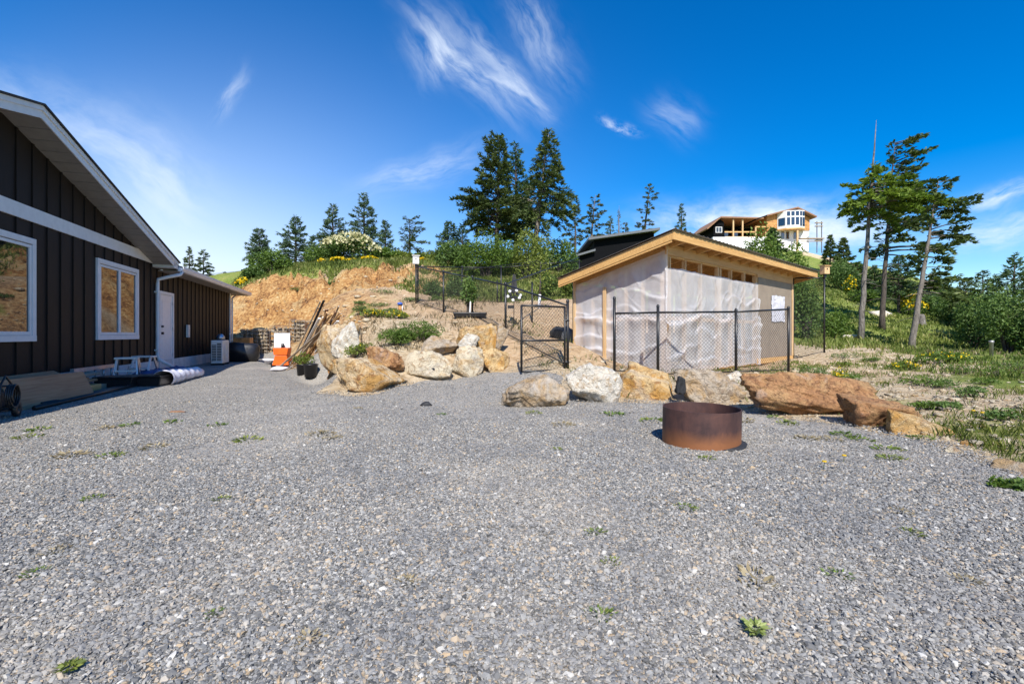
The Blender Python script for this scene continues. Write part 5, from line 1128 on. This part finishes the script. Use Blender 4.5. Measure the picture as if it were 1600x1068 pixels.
# shapes
sp_fir = lambda u: (1 - u) ** .85 * min(1, .6 + u * 2.5) + .03
sp_irr = lambda u: (1 - u) ** .62 * min(1, .6 + u * 2.5)
sp_pine = lambda u: (.4 + .6 * math.sin(u * 13 + 1) ** 2) * (.75 + .25 * math.sin(u * 3)) * (1 - u * .5)
def ctree(px, d, ytop, label, wpx, name='fir_tree', base_py=None, **kw):
    b = at(px, d); H = zsh(b, px, ytop, d); return conifer(name, label, b, H, wpx / FPX * d / 2, **kw)
def trees():
    # row of young firs on the mound, behind the bushes
    for k, (px, d, yt, wp, lb) in enumerate(((405, 35, 359, 62, 'slender young fir at the house end of the mound row'), (462, 36, 338, 66, 'bluish young fir behind the green bushes on the mound'), (520, 37, 320, 66, 'pointed young fir beside the cream-flowering shrub'), (569, 36, 303, 74, 'tallest young fir rising behind the cream-flowering shrub'), (602, 40, 344, 40, 'thin blue-green fir between the flowering shrub and the windswept one'), (488, 42, 368, 22, 'very thin distant sapling fir between two larger ones'))):
        ctree(px, d, yt, lb, wp, name='young_fir', mat='firb', seed=21 + k, nb=66, shape=sp_fir, up=.6, droop=.42, cb=.05, leafl=.25, leafw=.085, dens=1.15, gap=.02, irr=.25)
    ctree(640, 35, 343, 'windswept dark fir with a flat top at the end of the mound row', 66, mat='fir', seed=31, nb=46, shape=sp_pine, cb=.3, up=.3, droop=.2, leafl=.22, sweep=(.3, 0), dens=.9, gap=.1)
    ctree(700, 33, 347, 'green bushy fir beside the tall fir group', 70, mat='firl', seed=33, nb=60, shape=sp_fir, cb=.05, up=.5, droop=.4, leafl=.22, leafw=.09)
    ctree(722, 35, 352, 'green bushy fir tucked against the tall fir group', 50, mat='firl', seed=34, nb=54, shape=sp_fir, cb=.05, up=.5, droop=.4, leafl=.22, leafw=.09)
    # tall group in the middle
    ctree(776, 32, 212, 'tall dark fir with wide lower branches, first of the central group', 112, mat='fir', seed=41, nb=104, shape=sp_irr, irr=.75, cb=.24, up=.55, droop=.35, leafl=.27, leafw=.11, dens=1.15, lean=(.2, 0), gap=.05, dead=8, sweep=(-.18, 0))
    ctree(806, 34, 224, 'narrow fir squeezed between the two tall central firs', 104, mat='firl', seed=42, nb=80, shape=sp_fir, cb=.22, up=.5, droop=.4, leafl=.27, leafw=.11, gap=.04, irr=.6)
    ctree(832, 30, 203, 'tall fir with bare grey trunk leaning towards the shed', 118, mat='fir', bark='barkg', seed=43, nb=92, shape=sp_irr, irr=.65, cb=.36, up=.25, droop=.55, leafl=.27, leafw=.11, lean=(1.05, 0), bend=1.2, sweep=(.1, 0), tr=.2, dead=12, gap=.06, dens=1.1)
    # wind-shaped pines further back
    pk = dict(name='pine_tree', mat='pine', shape=sp_pine, up=.2, droop=.15, leafl=.34, leafw=.13, gap=.22, dead=10)
    ctree(899, 48, 318, 'sparse wind-shaped pine behind the black house, paired with a taller one', 56, seed=51, nb=40, cb=.38, sweep=(-.1, 0), **pk)
    ctree(921, 50, 304, 'taller sparse pine of the pair behind the black house', 54, seed=52, nb=44, cb=.42, sweep=(.1, 0), bark='barkg', lean=(.6, 0), **pk)
    ctree(1003, 56, 288, 'wind-shaped dark pine standing above the black roof', 50, seed=53, nb=40, cb=.3, lean=(.9, 0), sweep=(.15, 0), **pk)
    ctree(954, 58, 337, 'small pale pine beside the dead snag over the black roof', 34, seed=54, nb=40, cb=.2, name='pine_tree', mat='firb', shape=sp_fir, up=.3, leafl=.34, leafw=.12, gap=.1)
    ctree(967, 58, 321, 'bare dead snag between small pines over the black roof', 20, seed=55, nb=36, cb=.4, name='dead_tree', mat='pine', bark='barkg', shape=lambda u: .7 * (1 - u), dens=.12, gap=.2, leafl=.2)
    ctree(977, 58, 346, 'small dark pine just past the dead snag', 34, seed=56, nb=36, cb=.3, name='pine_tree', mat='pine', shape=sp_fir, leafl=.34, leafw=.12, gap=.15)
    ctree(1065, 50, 318, 'small fir tip showing above the shed roof corner', 40, seed=57, nb=60, cb=.05, mat='firl', shape=sp_fir, up=.4, leafl=.3, leafw=.11)
    # trees behind the house roof
    ctree(296, 60, 386, 'dark fir top behind the brown house roof', 40, seed=58, nb=44, cb=.1, shape=sp_fir, leafl=.36, leafw=.13)
    ctree(318, 62, 390, 'rounder dark fir beyond the gutter of the brown house', 44, seed=59, nb=44, cb=.1, shape=sp_irr, leafl=.36, leafw=.13)
    ctree(351, 70, 423, 'tiny distant fir over the gutter line', 14, seed=60, nb=30, cb=.1, shape=sp_fir, leafl=.34, leafw=.12)
    # right hand side: tall trees
    b = at(1344, 24); conifer('snag_topped_tree', 'pale-barked tall tree with a bare snag tip and one broad bright crown tier', b, zsh(b, 1369, 188, 24), 2.1, cb=.56, mat='bright', bark='barkp', seed=61, nb=60, shape=lambda u: 1.05 * math.exp(-((u - .22) / .30) ** 2), lean=(.78, 0), bend=1.0, up=.22, droop=.4, tr=.135, leafl=.22, leafw=.14, dead=14, dead_top=.2, dens=1.35, sweep=(.38, -.1), tipz=.75)
    b = at(1378, 29); conifer('fir_tree', 'dark windswept fir standing behind the pale-barked tree', b, zsh(b, 1400, 222, 29), 3.1, cb=.40, mat='fir', bark='bark', seed=62, nb=64, shape=sp_pine, lean=(.8, 0), up=.22, droop=.25, tr=.15, leafl=.26, leafw=.15, dead=14, sweep=(.55, 0), gap=.12)
    b = at(1424, 22); conifer('fir_tree', 'leaning grey-trunked fir with branches swept to one side', b, zsh(b, 1466, 283, 22), 1.9, cb=.34, mat='fir', bark='barkg', seed=63, nb=46, shape=sp_pine, lean=(1.22, 0), bend=1.05, up=.18, droop=.2, tr=.13, leafl=.22, leafw=.14, dead=10, sweep=(.7, 0), gap=.15, dens=1.1)
    # young firs right
    rows = [(1207, 70, 356, 40, 'firl', 'fir sapling just below the hilltop house'), (1297, 60, 368, 34, 'fir', 'dark fir on the hill edge, nearest the hilltop house'), (1318, 62, 372, 36, 'fir', 'second dark fir on the hill edge'), (1404, 36, 400, 66, 'firl', 'young fir with a thin bare trunk between the two tall trunks'), (1366, 43, 416, 50, 'firl', 'low young fir behind the pale-barked trunk'),
            (1462, 42, 420, 60, 'fir', 'dark young fir behind the leaning trunk'), (1536, 27, 422, 64, 'fir', 'pointed fir in the thicket, shorter of the front pair'), (1585, 24, 398, 88, 'firl', 'tall pointed fir in the thicket past the marker post'), (1630, 22, 405, 110, 'fir', 'broad dark fir at the far side of the thicket'), (1508, 32, 436, 60, 'fir', 'low broad fir at the near side of the thicket'), (1556, 33, 430, 40, 'firb', 'thin blue-green fir tip inside the thicket'), (1340, 52, 410, 50, 'leafd', 'dark rounded fir below the hilltop house')]
    for k, (px, d, yt, wp, m, lb) in enumerate(rows): ctree(px, d, yt, lb, wp * 1.15, name='young_fir', mat=m, seed=71 + k, nb=72, shape=sp_fir, cb=.04 if px != 1404 else .3, up=.45, droop=.4, leafl=.22 * max(1, d / 32), leafw=.085 * max(1, d / 32), dens=1.0)
trees()
def shrubs():
    def B(px, d, yt, wp, label, mat='leaf', name='shrub', ratio=.8, seed=1, n=2600, leaf=None, **kw):
        b = at(px, d); H = zsh(b, px, yt, d); w2 = wp / FPX * d / 2; bush(name, label, b, w2, w2 * ratio, max(.3, H), mat, seed, n, leaf or .0042 * d + .03, **kw)
    # mound top
    B(427, 31.5, 388, 64, 'bright green bush at the house end of the mound', 'leaf', seed=1); B(398, 31, 415, 40, 'dark green bush low on the mound edge', 'leafd', seed=2)
    B(505, 33.5, 382, 60, 'green bush between the blue firs and the flowering shrub', 'leaf', seed=3); B(548, 32.5, 365, 84, 'round shrub covered in cream blossoms on the mound', 'leafd', name='flowering_shrub', seed=4, n=3600, flowers='cream', fn=1100, fl=.2)
    B(598, 33, 386, 50, 'green bush beside the cream-flowering shrub', 'leaf', seed=5); B(622, 33.5, 392, 40, 'yellow-green bush below the windswept fir', 'leafy', seed=6); B(672, 33, 392, 56, 'yellow-green bush behind the birdhouse post', 'leafy', seed=7)
    B(760, 27, 362, 96, 'large bright green tree-like bush in front of the tall firs', 'leaf', seed=8, n=6500, leaf=.13, lobes=14); B(826, 27.5, 356, 66, 'bright green bush around the bare grey trunk', 'leafy', seed=9, n=4200, leaf=.13, lobes=11); B(876, 31, 372, 70, 'dark green bush beside the black house wing', 'leafd', seed=10, n=3200); B(705, 29, 378, 64, 'deep green bush behind the mound fence', 'leafd', seed=11, n=3200); B(800, 29, 385, 90, 'dark undergrowth bush beneath the tall central firs', 'leafd', seed=12, n=3500)
    B(884, 22, 420, 40, 'light green shrub behind the back fence beside the shed roof', 'leafy', seed=13, n=1800); B(856, 22, 428, 30, 'small green shrub against the back fence', 'leaf', seed=14, n=1200)
    # bank plants
    B(680, 20.8, 436, 34, 'dusty green shrub seen through the mound fence', 'leafd', seed=15, n=1800, leaf=.09); B(710, 21.2, 428, 30, 'tall dusty green shrub beside the potted sapling', 'leafd', seed=16, n=1800, leaf=.09); B(520, 26, 450, 20, 'small green shrub on the bare bank', 'leafd', seed=17, n=700, leaf=.1)
    B(437, 30, 428, 26, 'low dark shrub on the bank edge', 'leafd', seed=18, n=700)
    # yellow broom
    for k, (px, d, yt, wp, lb) in enumerate(((381, 29, 434, 22, 'at the gutter end of the brown house'), (502, 31, 405, 16, 'left of the flowering shrub on the mound brow'), (532, 31, 404, 26, 'below the cream-flowering shrub'), (552, 31, 406, 22, 'next to the one below the cream shrub'), (580, 31, 401, 24, 'at the fir end of the mound brow'), (660, 31, 403, 18, 'behind the birdhouse post'), (1420, 36, 452, 46, 'between the tall trunks on the hillside'), (1330, 45, 432, 24, 'high on the hillside below the hilltop house'))):
        B(px, d, yt, wp, 'yellow-flowering broom bush ' + lb, 'leaf', name='broom_bush', seed=30 + k, n=900, flowers='yellow', fn=300 if k != 7 else 120, fl=.0038 * d + .03, group='broom bushes', lobes=6)
    # right hill
    B(1190, 30, 352, 66, 'bright green tree behind the shed roof', 'leaf', name='leafy_tree', seed=41, n=3800, leaf=.17, lobes=12, cat='tree'); B(1240, 24, 385, 60, 'leafy green tree at the back corner of the shed', 'leaf', name='leafy_tree', seed=42, n=3600, leaf=.15, cat='tree'); B(1262, 21, 420, 56, 'dense green shrub seen through the tall mesh fence', 'leafd', seed=43, n=3400, leaf=.12); B(1218, 26, 405, 50, 'green shrub showing over the low end of the shed roof', 'leaf', seed=44)
    B(1312, 47, 408, 66, 'big rounded green shrub on the hillside behind the birdhouse post', 'leafd', seed=45, n=5200, leaf=.17, lobes=13); B(1305, 23, 484, 56, 'low green shrub on the grass beside the tall mesh fence', 'leaf', seed=46, n=2400, leaf=.11); B(1352, 40, 452, 40, 'low green shrub behind the pale-barked trunk', 'leaf', seed=47, n=2000)
    B(1470, 38, 452, 66, 'rounded green shrub on the slope behind the leaning trunk', 'leafd', seed=48, n=3200, leaf=.15); B(1395, 46, 440, 84, 'dark green shrub mass under the windswept fir', 'leafd', seed=49, n=4200, leaf=.2)
    B(1522, 22, 462, 70, 'dense dark shrub at the near edge of the thicket', 'leafd', seed=50, n=4600, leaf=.11, lobes=13); B(1575, 20, 448, 90, 'dense green shrub in the thicket behind the marker post', 'leafd', seed=51, n=5200, leaf=.11, lobes=14); B(1640, 19, 455, 90, 'dense green shrub closing the thicket', 'leafd', seed=52, n=4200, leaf=.11, lobes=12); B(1545, 26, 440, 90, 'dark green shrub at the heart of the thicket', 'leafd', seed=53, n=4000, leaf=.14, lobes=12); B(1492, 34, 460, 60, 'green shrub behind the near edge of the thicket', 'leafd', seed=54, n=3500, leaf=.16)
    B(1730, 18, 440, 140, 'large shrub beyond the thicket', 'leafd', seed=55, n=4200, leaf=.12, lobes=12)
    # near plants
    def NP(px, py, Wm, Hm, label, mat, seed, n, leaf, name='plant', **kw): 
        b = onpx(px, py); bush(name, label, b, Wm, Wm * .8, Hm, mat, seed, n, leaf, cat='plant', **kw)
    NP(654, 534, .50, .46, 'green fern-like plant on the mound above the cream boulder', 'leaf', 61, 2200, .07, aspect=.25); NP(622, 538, .46, .36, 'green feathery plant next to the mound plant above the cream boulder', 'leaf', 62, 1800, .07, aspect=.25); NP(572, 555, .42, .26, 'low bright plant with a few yellow flowers above the rusty boulder', 'leafy', 63, 800, .05, flowers='yellow', fn=12, fl=.035)
    NP(565, 492, .34, .35, 'spiky green plant on the pale slab edge', 'leafd', 64, 700, .07, aspect=.25); NP(585, 495, .34, .22, 'yellow-flowering low plant on the mound', 'leafy', 65, 700, .06, flowers='yellow', fn=60, fl=.05); NP(622, 497, .32, .22, 'yellow-flowering low plant before the blue-capped pipe', 'leafy', 66, 700, .06, flowers='yellow', fn=60, fl=.05)
    NP(1308, 603, .17, .30, 'upright broom with bright yellow flowers behind the long red boulder', 'leafy', 67, 420, .045, flowers='yellow', fn=120, fl=.032); NP(1413, 578, .32, .2, 'low spreading plant with yellow flowers on the sandy slope', 'leaf', 68, 500, .05, flowers='yellow', fn=70, fl=.045); NP(1470, 568, .55, .3, 'grassy clump with yellow flowers before the thicket', 'leaf', 69, 900, .07, flowers='yellow', fn=60, fl=.05)
    NP(1320, 572, .3, .16, 'small yellow-green plant among stones behind the broom', 'leafy', 70, 400, .05)
    for k, (px, py, wm, hm) in enumerate(((1330, 595, .35, .16), (1275, 590, .4, .2), (1250, 580, .35, .2), (1345, 610, .3, .12), (1440, 603, .35, .16), (1462, 606, .3, .15), (1500, 585, .4, .25), (1520, 620, .25, .14), (1560, 590, .6, .3), (1590, 580, .6, .32), (1365, 565, .3, .12), (1325, 560, .5, .16), (1575, 765, .13, .07), (1600, 768, .12, .08), (1450, 640, .2, .1), (1570, 655, .2, .12), (1540, 600, .25, .12), (1485, 640, .2, .1))):
        NP(px, py, wm, hm, ('dark green' if k % 2 else 'fresh green') + ' herb clump ' + ('on the gravel edge beside the tan stone' if py > 700 else 'among the stones behind the long red boulder' if px < 1380 else 'in the grass before the thicket' if py < 595 else 'on the sandy slope past the rock row'), 'leafd' if k % 2 else 'leaf', 80 + k, 420, .045, group='herb clumps on the right slope', aspect=.35, name='herb_clump')
    for k, (px, py, wm, hm) in enumerate(((590, 480, .5, .2), (560, 476, .4, .16), (640, 472, .4, .2), (612, 488, .3, .15), (465, 455, .5, .2), (600, 460, .6, .22), (680, 470, .3, .2))):
        NP(px, py, wm, hm, 'low grey-green herb clump on the bare mound', 'leafd', 110 + k, 420, .06, group='herb clumps on the mound', aspect=.35, name='herb_clump')
    # pots and sapling
    for k, (px, py, s) in enumerate(((476, 584, .155), (488, 593, .165))):
        p = onpx(px - 3, py); p = Vector((p.x, p.y + .02, .01)); r = thing('plant_pot', 'black plastic nursery pot ' + ('behind, holding the leafy cutting' if k == 0 else 'in front, with bare soil'), 'pot', p)
        MB().lathe([(0, 0), (s * .86, 0), (s, s * 1.75), (s * 1.07, s * 1.77), (s * 1.07, s * 1.9), (s * .97, s * 1.9), (s * .93, s * 1.6), (0, s * 1.6)], n=24).build('pot', MT['blackp'], r, True); MB().lathe([(0, s * 1.62), (s * .92, s * 1.62), (s * .92, s * 1.605), (0, s * 1.605)], n=20).build('soil', MT['redwood'], r)
        if k == 0: bush('potted_plant', 'leafy green plant growing in the rear black pot', p + Vector((0, 0, s * 1.62)), .25, .2, .34, 'leafy', 7, 700, .05, cat='plant')
    p = at(735, 13.3); r = thing('planter_tray', 'long black planter under the sapling on the mound', 'planter', p); MB().prism([(-.42, -.2, 0), (.42, -.2, 0), (.46, -.22, .13), (-.46, -.22, .13)], (0, .4, 0)).build('tray', MT['blackp'], r, bevel=.02)
    b = at(731, 13.35) + Vector((0, 0, .1)); bush('sapling', 'slim leafy sapling growing in the black planter', b, .27, .25, .95, 'leafd', 9, 900, .08, cat='tree', lift=.25, lobes=8)
    mt('tree_stake', 'short white stake beside the planter sapling', 'stake', MT['hwhite'], MB().tube([(0, 0, -.05), (.02, 0, .35)], .02, 6), loc=at(734, 13.2) + Vector((0, 0, .1)))
    b = at(842, 16); r = thing('young_tree', 'young leafy tree with a white-painted trunk in the garden bed', 'tree', b); MB().tube([(0, 0, -.05), (.03, 0, .45)], [.05, .045], 8).build('painted_trunk', MT['hwhite'], r, True); MB().tube([(.03, 0, .451), (.04, .02, .8), (.05, 0, 1.5)], [.03, .022, .01], 6).build('trunk', MT['bark'], r, True)
    rng = np.random.default_rng(3); C = rng.normal(size=(500, 3)) * np.array([.3, .28, .36]) + np.array([0, 0, 1.15]); leafobj('crown', C, rng.normal(size=C.shape), .09, .05, 'leafy', r, rng)
    # garden wind spinner
    p = at(803, 13.0); r = thing('garden_spinner', 'garden stake ornament with black and white round petals', 'ornament', p)
    MB().tube([(0, 0, -.05), (0, 0, 1.25)], .012, 6).build('stake', MT['black'], r, True); MB().prism([(-.09, .0, .95), (.11, 0, .95), (.04, 0, 1.42), (-.03, 0, 1.42)], (0, .02, 0)).build('vane', MT['dark'], r)
    rr = random.Random(4)
    for q in range(11):
        a = q * .571; rad_ = .10 if q % 2 else .17; o = MB().lathe([(0, -.02), (.036, -.012), (.044, 0), (.036, .012), (0, .02)], n=14).build('petal', MT['hwhite'] if q % 2 == 0 else MT['blackp'], r, True); o.location = (rad_ * math.cos(a), -.05 - .01 * q, .85 + rad_ * .8 * math.sin(a)); o.rotation_euler = (R(75), rr.uniform(-.4, .4), 0)
    MB().b2(-.17, .0, -.03, .03, .5, .58).build('base_plate', MT['black'], r)
    p = at(871, 13.5); P, F = blob_mesh(77, 3, 8, .08); o = np_mesh('soil_sack', P * np.array([.3, .22, .26]), F, MT['dark'], smooth=True); o.location = p + Vector((0, 0, .2)); tag(o, 'dark bulging sack on the soil behind the gate post', 'sack')
    p = at(891, 12.9); P, F = blob_mesh(78, 3, 8, .06); o = np_mesh('barrel_cover', P * np.array([.22, .2, .46]), F, MT['groof'], smooth=True); o.location = p + Vector((0, 0, .4)); tag(o, 'grey covered bundle standing against the shed edge', 'bundle')
    # stump, pallet and stones on the hillside
    b = onpx(1440, 508); r = thing('tree_stump', 'pale split stump behind the leaning grey trunk', 'stump', b); MB().lathe([(.28, -.1), (.22, .25), (.19, .55), (.12, .72), (0, .66)], n=12).build('wood', MT['barkp'], r, True)
    b = onpx(1375, 493); P, F = blob_mesh(79, 3, 8, .08); o = np_mesh('boulder', P * np.array([.75, .5, .3]), F, MT['rock_w'], smooth=True); o.location = b + Vector((0, 0, .1)); tag(o, 'flat white rock on the grassy hillside between the trunks', 'rock')
    b = onpx(1333, 528); P, F = blob_mesh(80, 3, 8, .08); o = np_mesh('boulder', P * np.array([.4, .3, .16]), F, MT['rock_w'], smooth=True); o.location = b + Vector((0, 0, .05)); tag(o, 'small white rock at the foot of the pale-barked trunk', 'rock')
    a = onpx(560, 474); 
    for k in range(3):
        p = onpx(500 + k * 5, 512 - k * 3); q = Vector(W(528 + k * 3, 470, 16)); mt('old_plank', 'old brown plank lying up the orange bank above the pole bundle', 'plank', MT['redwood'], MB().bar((0, 0, 0), (1.0 - .1 * k, 1.5, .95), .09, .03), 'planks on the bank', loc=at(512 + k * 7, 15.0) + Vector((0, 0, .12)))
    # overhead wires on the left
    for k in range(2):
        a = Vector(W(-200, 412 + k * 6, 70)); b = Vector(W(420, 418 + k * 5, 60)); pts = [a.lerp(b, s / 12) - a + Vector((0, 0, -2.0 * (1 - (2 * s / 12 - 1) ** 2))) for s in range(13)]; mt('power_line', 'thin overhead power line beyond the brown house, ' + ('upper one' if k == 0 else 'lower one'), 'cable', MT['groof'], MB().tube(pts, .03, 4, False), loc=a)
    for k, px in enumerate((-200, 420)):
        p = at(px, 70 if k == 0 else 60); z = CAMZ + (HOR - (411 if k == 0 else 416)) / FPX * p.y
        if k == 0: mt('utility_pole', 'wooden utility pole carrying the power lines beyond the brown house', 'pole', MT['oldwood'], MB().tube([(0, 0, -.3), (0, 0, z - p.z + .3)], [.16, .11], 8), loc=p, smooth=True)
shrubs()
def grass():
    rng = np.random.default_rng(12)
    def patch(name, label, xr, yr, n, hgt, mat, mask, wd=.006, bl=7, spread=.05):
        x = rng.uniform(*xr, n); y = rng.uniform(*yr, n); k = mask(x, y) > rng.random(n); x = x[k]; y = y[k]; m = len(x)
        x = np.repeat(x, bl) + rng.normal(0, spread, m * bl); y = np.repeat(y, bl) + rng.normal(0, spread, m * bl); z = gz(x, y) - .01; d = np.hypot(x, y)
        h = hgt * rng.uniform(.4, 1.25, len(x)) * np.repeat(rng.uniform(.6, 1.3, m), bl); a = rng.uniform(0, 6.28, len(x)); ln = rng.uniform(.1, .7, len(x)) * h; w_ = wd * np.maximum(1, d / 8) * rng.uniform(.7, 1.4, len(x))
        dx, dy = np.cos(a), np.sin(a); B = np.c_[x, y, z]; S_ = np.c_[-dy, dx, 0 * dx] * w_[:, None]
        Mid = B + np.c_[dx * ln * .35, dy * ln * .35, h * .6]; Tp = B + np.c_[dx * ln, dy * ln, h]
        V = np.stack([B - S_, B + S_, Mid + S_ * .8, Tp, Mid - S_ * .8], 1).reshape(-1, 3); F = np.arange(len(x) * 5).reshape(-1, 5)
        rn = np.clip(.4 + .5 * fbm(x * .7, y * .7, o=3) + rng.normal(0, .22, len(x)), 0, 1)
        o = np_mesh(name, V, F, MT[mat], attrs={'rnd': np.repeat(rn, 5)}); tag(o, label, 'grass', kind='stuff'); o.pop('category', None) if False else None
    outy = lambda x, y: (poly_sd(x, y, YARD) > .05)
    patch('grass', 'green and straw grass on the slope right of the rocks', (3.4, 12), (2.6, 14), 8000, .075, 'grass', lambda x, y: outy(x, y) * (fbm(x * .9 + 4, y * .9, o=3) * 1.6 - .08 + .9 * sstep(4.8, 7.5, x - .55 * y + 1.6)) * (x / y < 1.25), wd=.003)
    patch('green_grass', 'lush green grass before the fir thicket', (7, 22), (8, 24), 5200, .14, 'grassg', lambda x, y: (x / y > .78) * (.4 + 1.2 * fbm(x * .5, y * .5, o=2)), wd=.0045)
    patch('dry_grass', 'dry straw-coloured grass along the top of the sandy slope', (5, 18), (4, 20), 3600, .13, 'dry', lambda x, y: outy(x, y) * (x / y > .66) * (.1 + fbm(x * .6 + 9, y * .6, o=3)), wd=.003)
    patch('hill_grass', 'yellow-green grass covering the hillside below the trees', (10, 50), (18, 56), 15000, .2, 'grass', lambda x, y: (x / y > .6) * (x / y < 1.05) * (.75 + .5 * fbm(x * .3, y * .3, o=2)), wd=.008, spread=.15)
    patch('mound_grass', 'grass fringe along the brow of the mound', (-18, 4), (25.5, 35), 10000, .22, 'grass', lambda x, y: sstep(26.6, 29.5, y + fbm(x * .5, y * .5, o=2) * 1.5) * .9, wd=.007, spread=.12)
    patch('back_grass', 'straw and green grass behind the garden fence', (-5, 7), (20.5, 28), 5000, .16, 'grass', lambda x, y: .6 + 0 * x, wd=.006, spread=.12)
    patch('sparse_grass', 'thin grass tufts on the sandy mound', (-4.5, .5), (9.8, 19), 1300, .12, 'dry', lambda x, y: outy(x, y) * (.2 + fbm(x * .8, y * .8, o=3)), wd=.003)
    patch('edge_grass', 'thin grass growing between the rocks and the shed', (-.2, 8), (7.5, 14), 1500, .1, 'grass', lambda x, y: outy(x, y) * (.15 + fbm(x * 1.2, y * 1.2, o=3)), wd=.003)
    patch('rock_grass', 'long grass at the gravel edge beside the last boulders', (3.6, 6), (2.6, 5.4), 1200, .09, 'grass', lambda x, y: (poly_sd(x, y, YARD) > .15) * (.5 + fbm(x * 1.2, y * 1.2, o=2)), wd=.003)
grass()
def weeds():
    rng = random.Random(6); protos = []
    def weed_mesh(seed, kind):
        g = np.random.default_rng(seed); C, A, L, Wd = [], [], [], []
        for k in range(46 if kind != 'rosette' else 70):
            a = g.uniform(0, 6.28)
            if kind == 'rosette':
                rad = g.uniform(.25, .75); C.append((math.cos(a) * rad * .6, math.sin(a) * rad * .6, .12 + g.uniform(0, .12))); A.append((math.cos(a), math.sin(a), g.uniform(.1, .45))); L.append(rad * .6); Wd.append(.15)
            else:
                rad = math.sqrt(g.random()); C.append((math.cos(a) * rad, math.sin(a) * rad * .8, g.uniform(.05, .5) * (1.1 - rad))); A.append((math.cos(a) * .7, math.sin(a) * .7, g.uniform(.2, 1.2))); L.append(g.uniform(.25, .6)); Wd.append(g.uniform(.08, .18))
        V, F = quads(np.array(C), np.array(A), np.array(L), np.array(Wd), g, .5); return V, F, np.repeat(g.random(len(C)), 4)
    def put(px, py, s, label, mat, kind='tuft', seed=1, group=None, name='weed', hz=1.0):
        s *= 1.3
        V, F, rn = weed_mesh(seed, kind); b = onpx(px, py, 1.2, 30); o = np_mesh(name, V * np.array([s, s, s * hz]), F, MT[mat], attrs={'rnd': rn}); o.location = b + Vector((0, 0, .024)); o.rotation_euler = (0, 0, rng.uniform(0, 6)); return tag(o, label, 'weed', group)
    put(1180, 998, .075, 'pale green rosette weed spreading on the open gravel', 'leafp', 'rosette', 3); put(1180, 914, .075, 'dry brown withered weed on the open gravel', 'dry', 'tuft', 4); put(107, 1058, .055, 'bright green leafy weed on the near gravel', 'leafy', 'rosette', 5)
    sp = [(483, 1008, .05), (938, 970, .05), (955, 885, .04), (636, 915, .045), (55, 902, .045), (1071, 798, .06), (1425, 838, .05), (85, 868, .05), (336, 968, .03), (1105, 720, .07), (388, 691, .13), (500, 682, .13), (340, 667, .09), (172, 716, .09), (112, 715, .12), (240, 702, .10), (205, 667, .1), (60, 674, .10), (45, 686, .1), (165, 672, .1), (268, 662, .1), (520, 688, .08), (835, 648, .11), (880, 666, .12), (958, 650, .14), (1020, 660, .14), (1230, 664, .12), (1258, 688, .11), (1300, 690, .1), (1385, 705, .1), (1390, 720, .1), (1165, 660, .12), (1320, 682, .12), (1340, 690, .11), (870, 705, .05), (560, 640, .06), (690, 650, .06), (146, 783, .055), (345, 785, .05), (1408, 805, .05), (1310, 905, .05), (930, 838, .05), (1510, 915, .05), (985, 625, .08), (1210, 655, .08), (1440, 688, .1)]
    nmw = {'leaf': 'mid-green', 'grassg': 'grass-green', 'leafy': 'yellow-green', 'dry': 'dry straw-coloured'}
    for k, (px, py, s) in enumerate(sp):
        mw = ('leaf', 'grassg', 'leafy', 'dry')[k % 4] if k % 7 else 'dry'
        zone = 'in open gravel away from rocks and walls' if py > 760 else ('in the gravel towards the brown house' if px < 600 else ('in gravel between fire ring and long red boulder' if px > 1100 else 'in the gravel before the shed boulders'))
        put(px, py, s, nmw[mw] + ' weed sprouting ' + zone, mw, 'tuft', 10 + k, 'weeds in the gravel', hz=.55)
    for k, (px, py) in enumerate(((1287, 736), (1318, 726), (1534, 672), (1520, 668))):
        b = onpx(px, py, 1.2, 30); r = thing('dandelion', 'yellow dandelion ' + ('in the gravel before the rock row' if k < 2 else 'in the grass beside the rock row'), 'flower', b + Vector((0, 0, .01)), 0, 'dandelions in gravel' if k < 2 else 'dandelions in grass'); MB().tube([(0, 0, 0), (.005, 0, .06 if k < 2 else .16)], .0025, 4).build('stem', MT['leafy'], r); MB().lathe([(0, 0), (.018, .004), (.014, .012), (0, .014)], (.005, 0, .06 if k < 2 else .16), 10).build('flower_head', MT['yellow'], r)
    b = onpx(667, 636); P, F = blob_mesh(55, 2, 7, .1); o = np_mesh('debris', P * np.array([.085, .06, .07]), F, MT['dark']); o.location = b + Vector((0, 0, .03)); tag(o, 'small black lump lying alone on the gravel', 'debris')
    b = onpx(277, 646); P, F = blob_mesh(56, 2, 7, .1); o = np_mesh('debris', P * np.array([.09, .04, .02]), F, MT['redwood']); o.location = b + Vector((0, 0, .025)); tag(o, 'small brown flat chip on the gravel near the white roll', 'debris')
weeds()
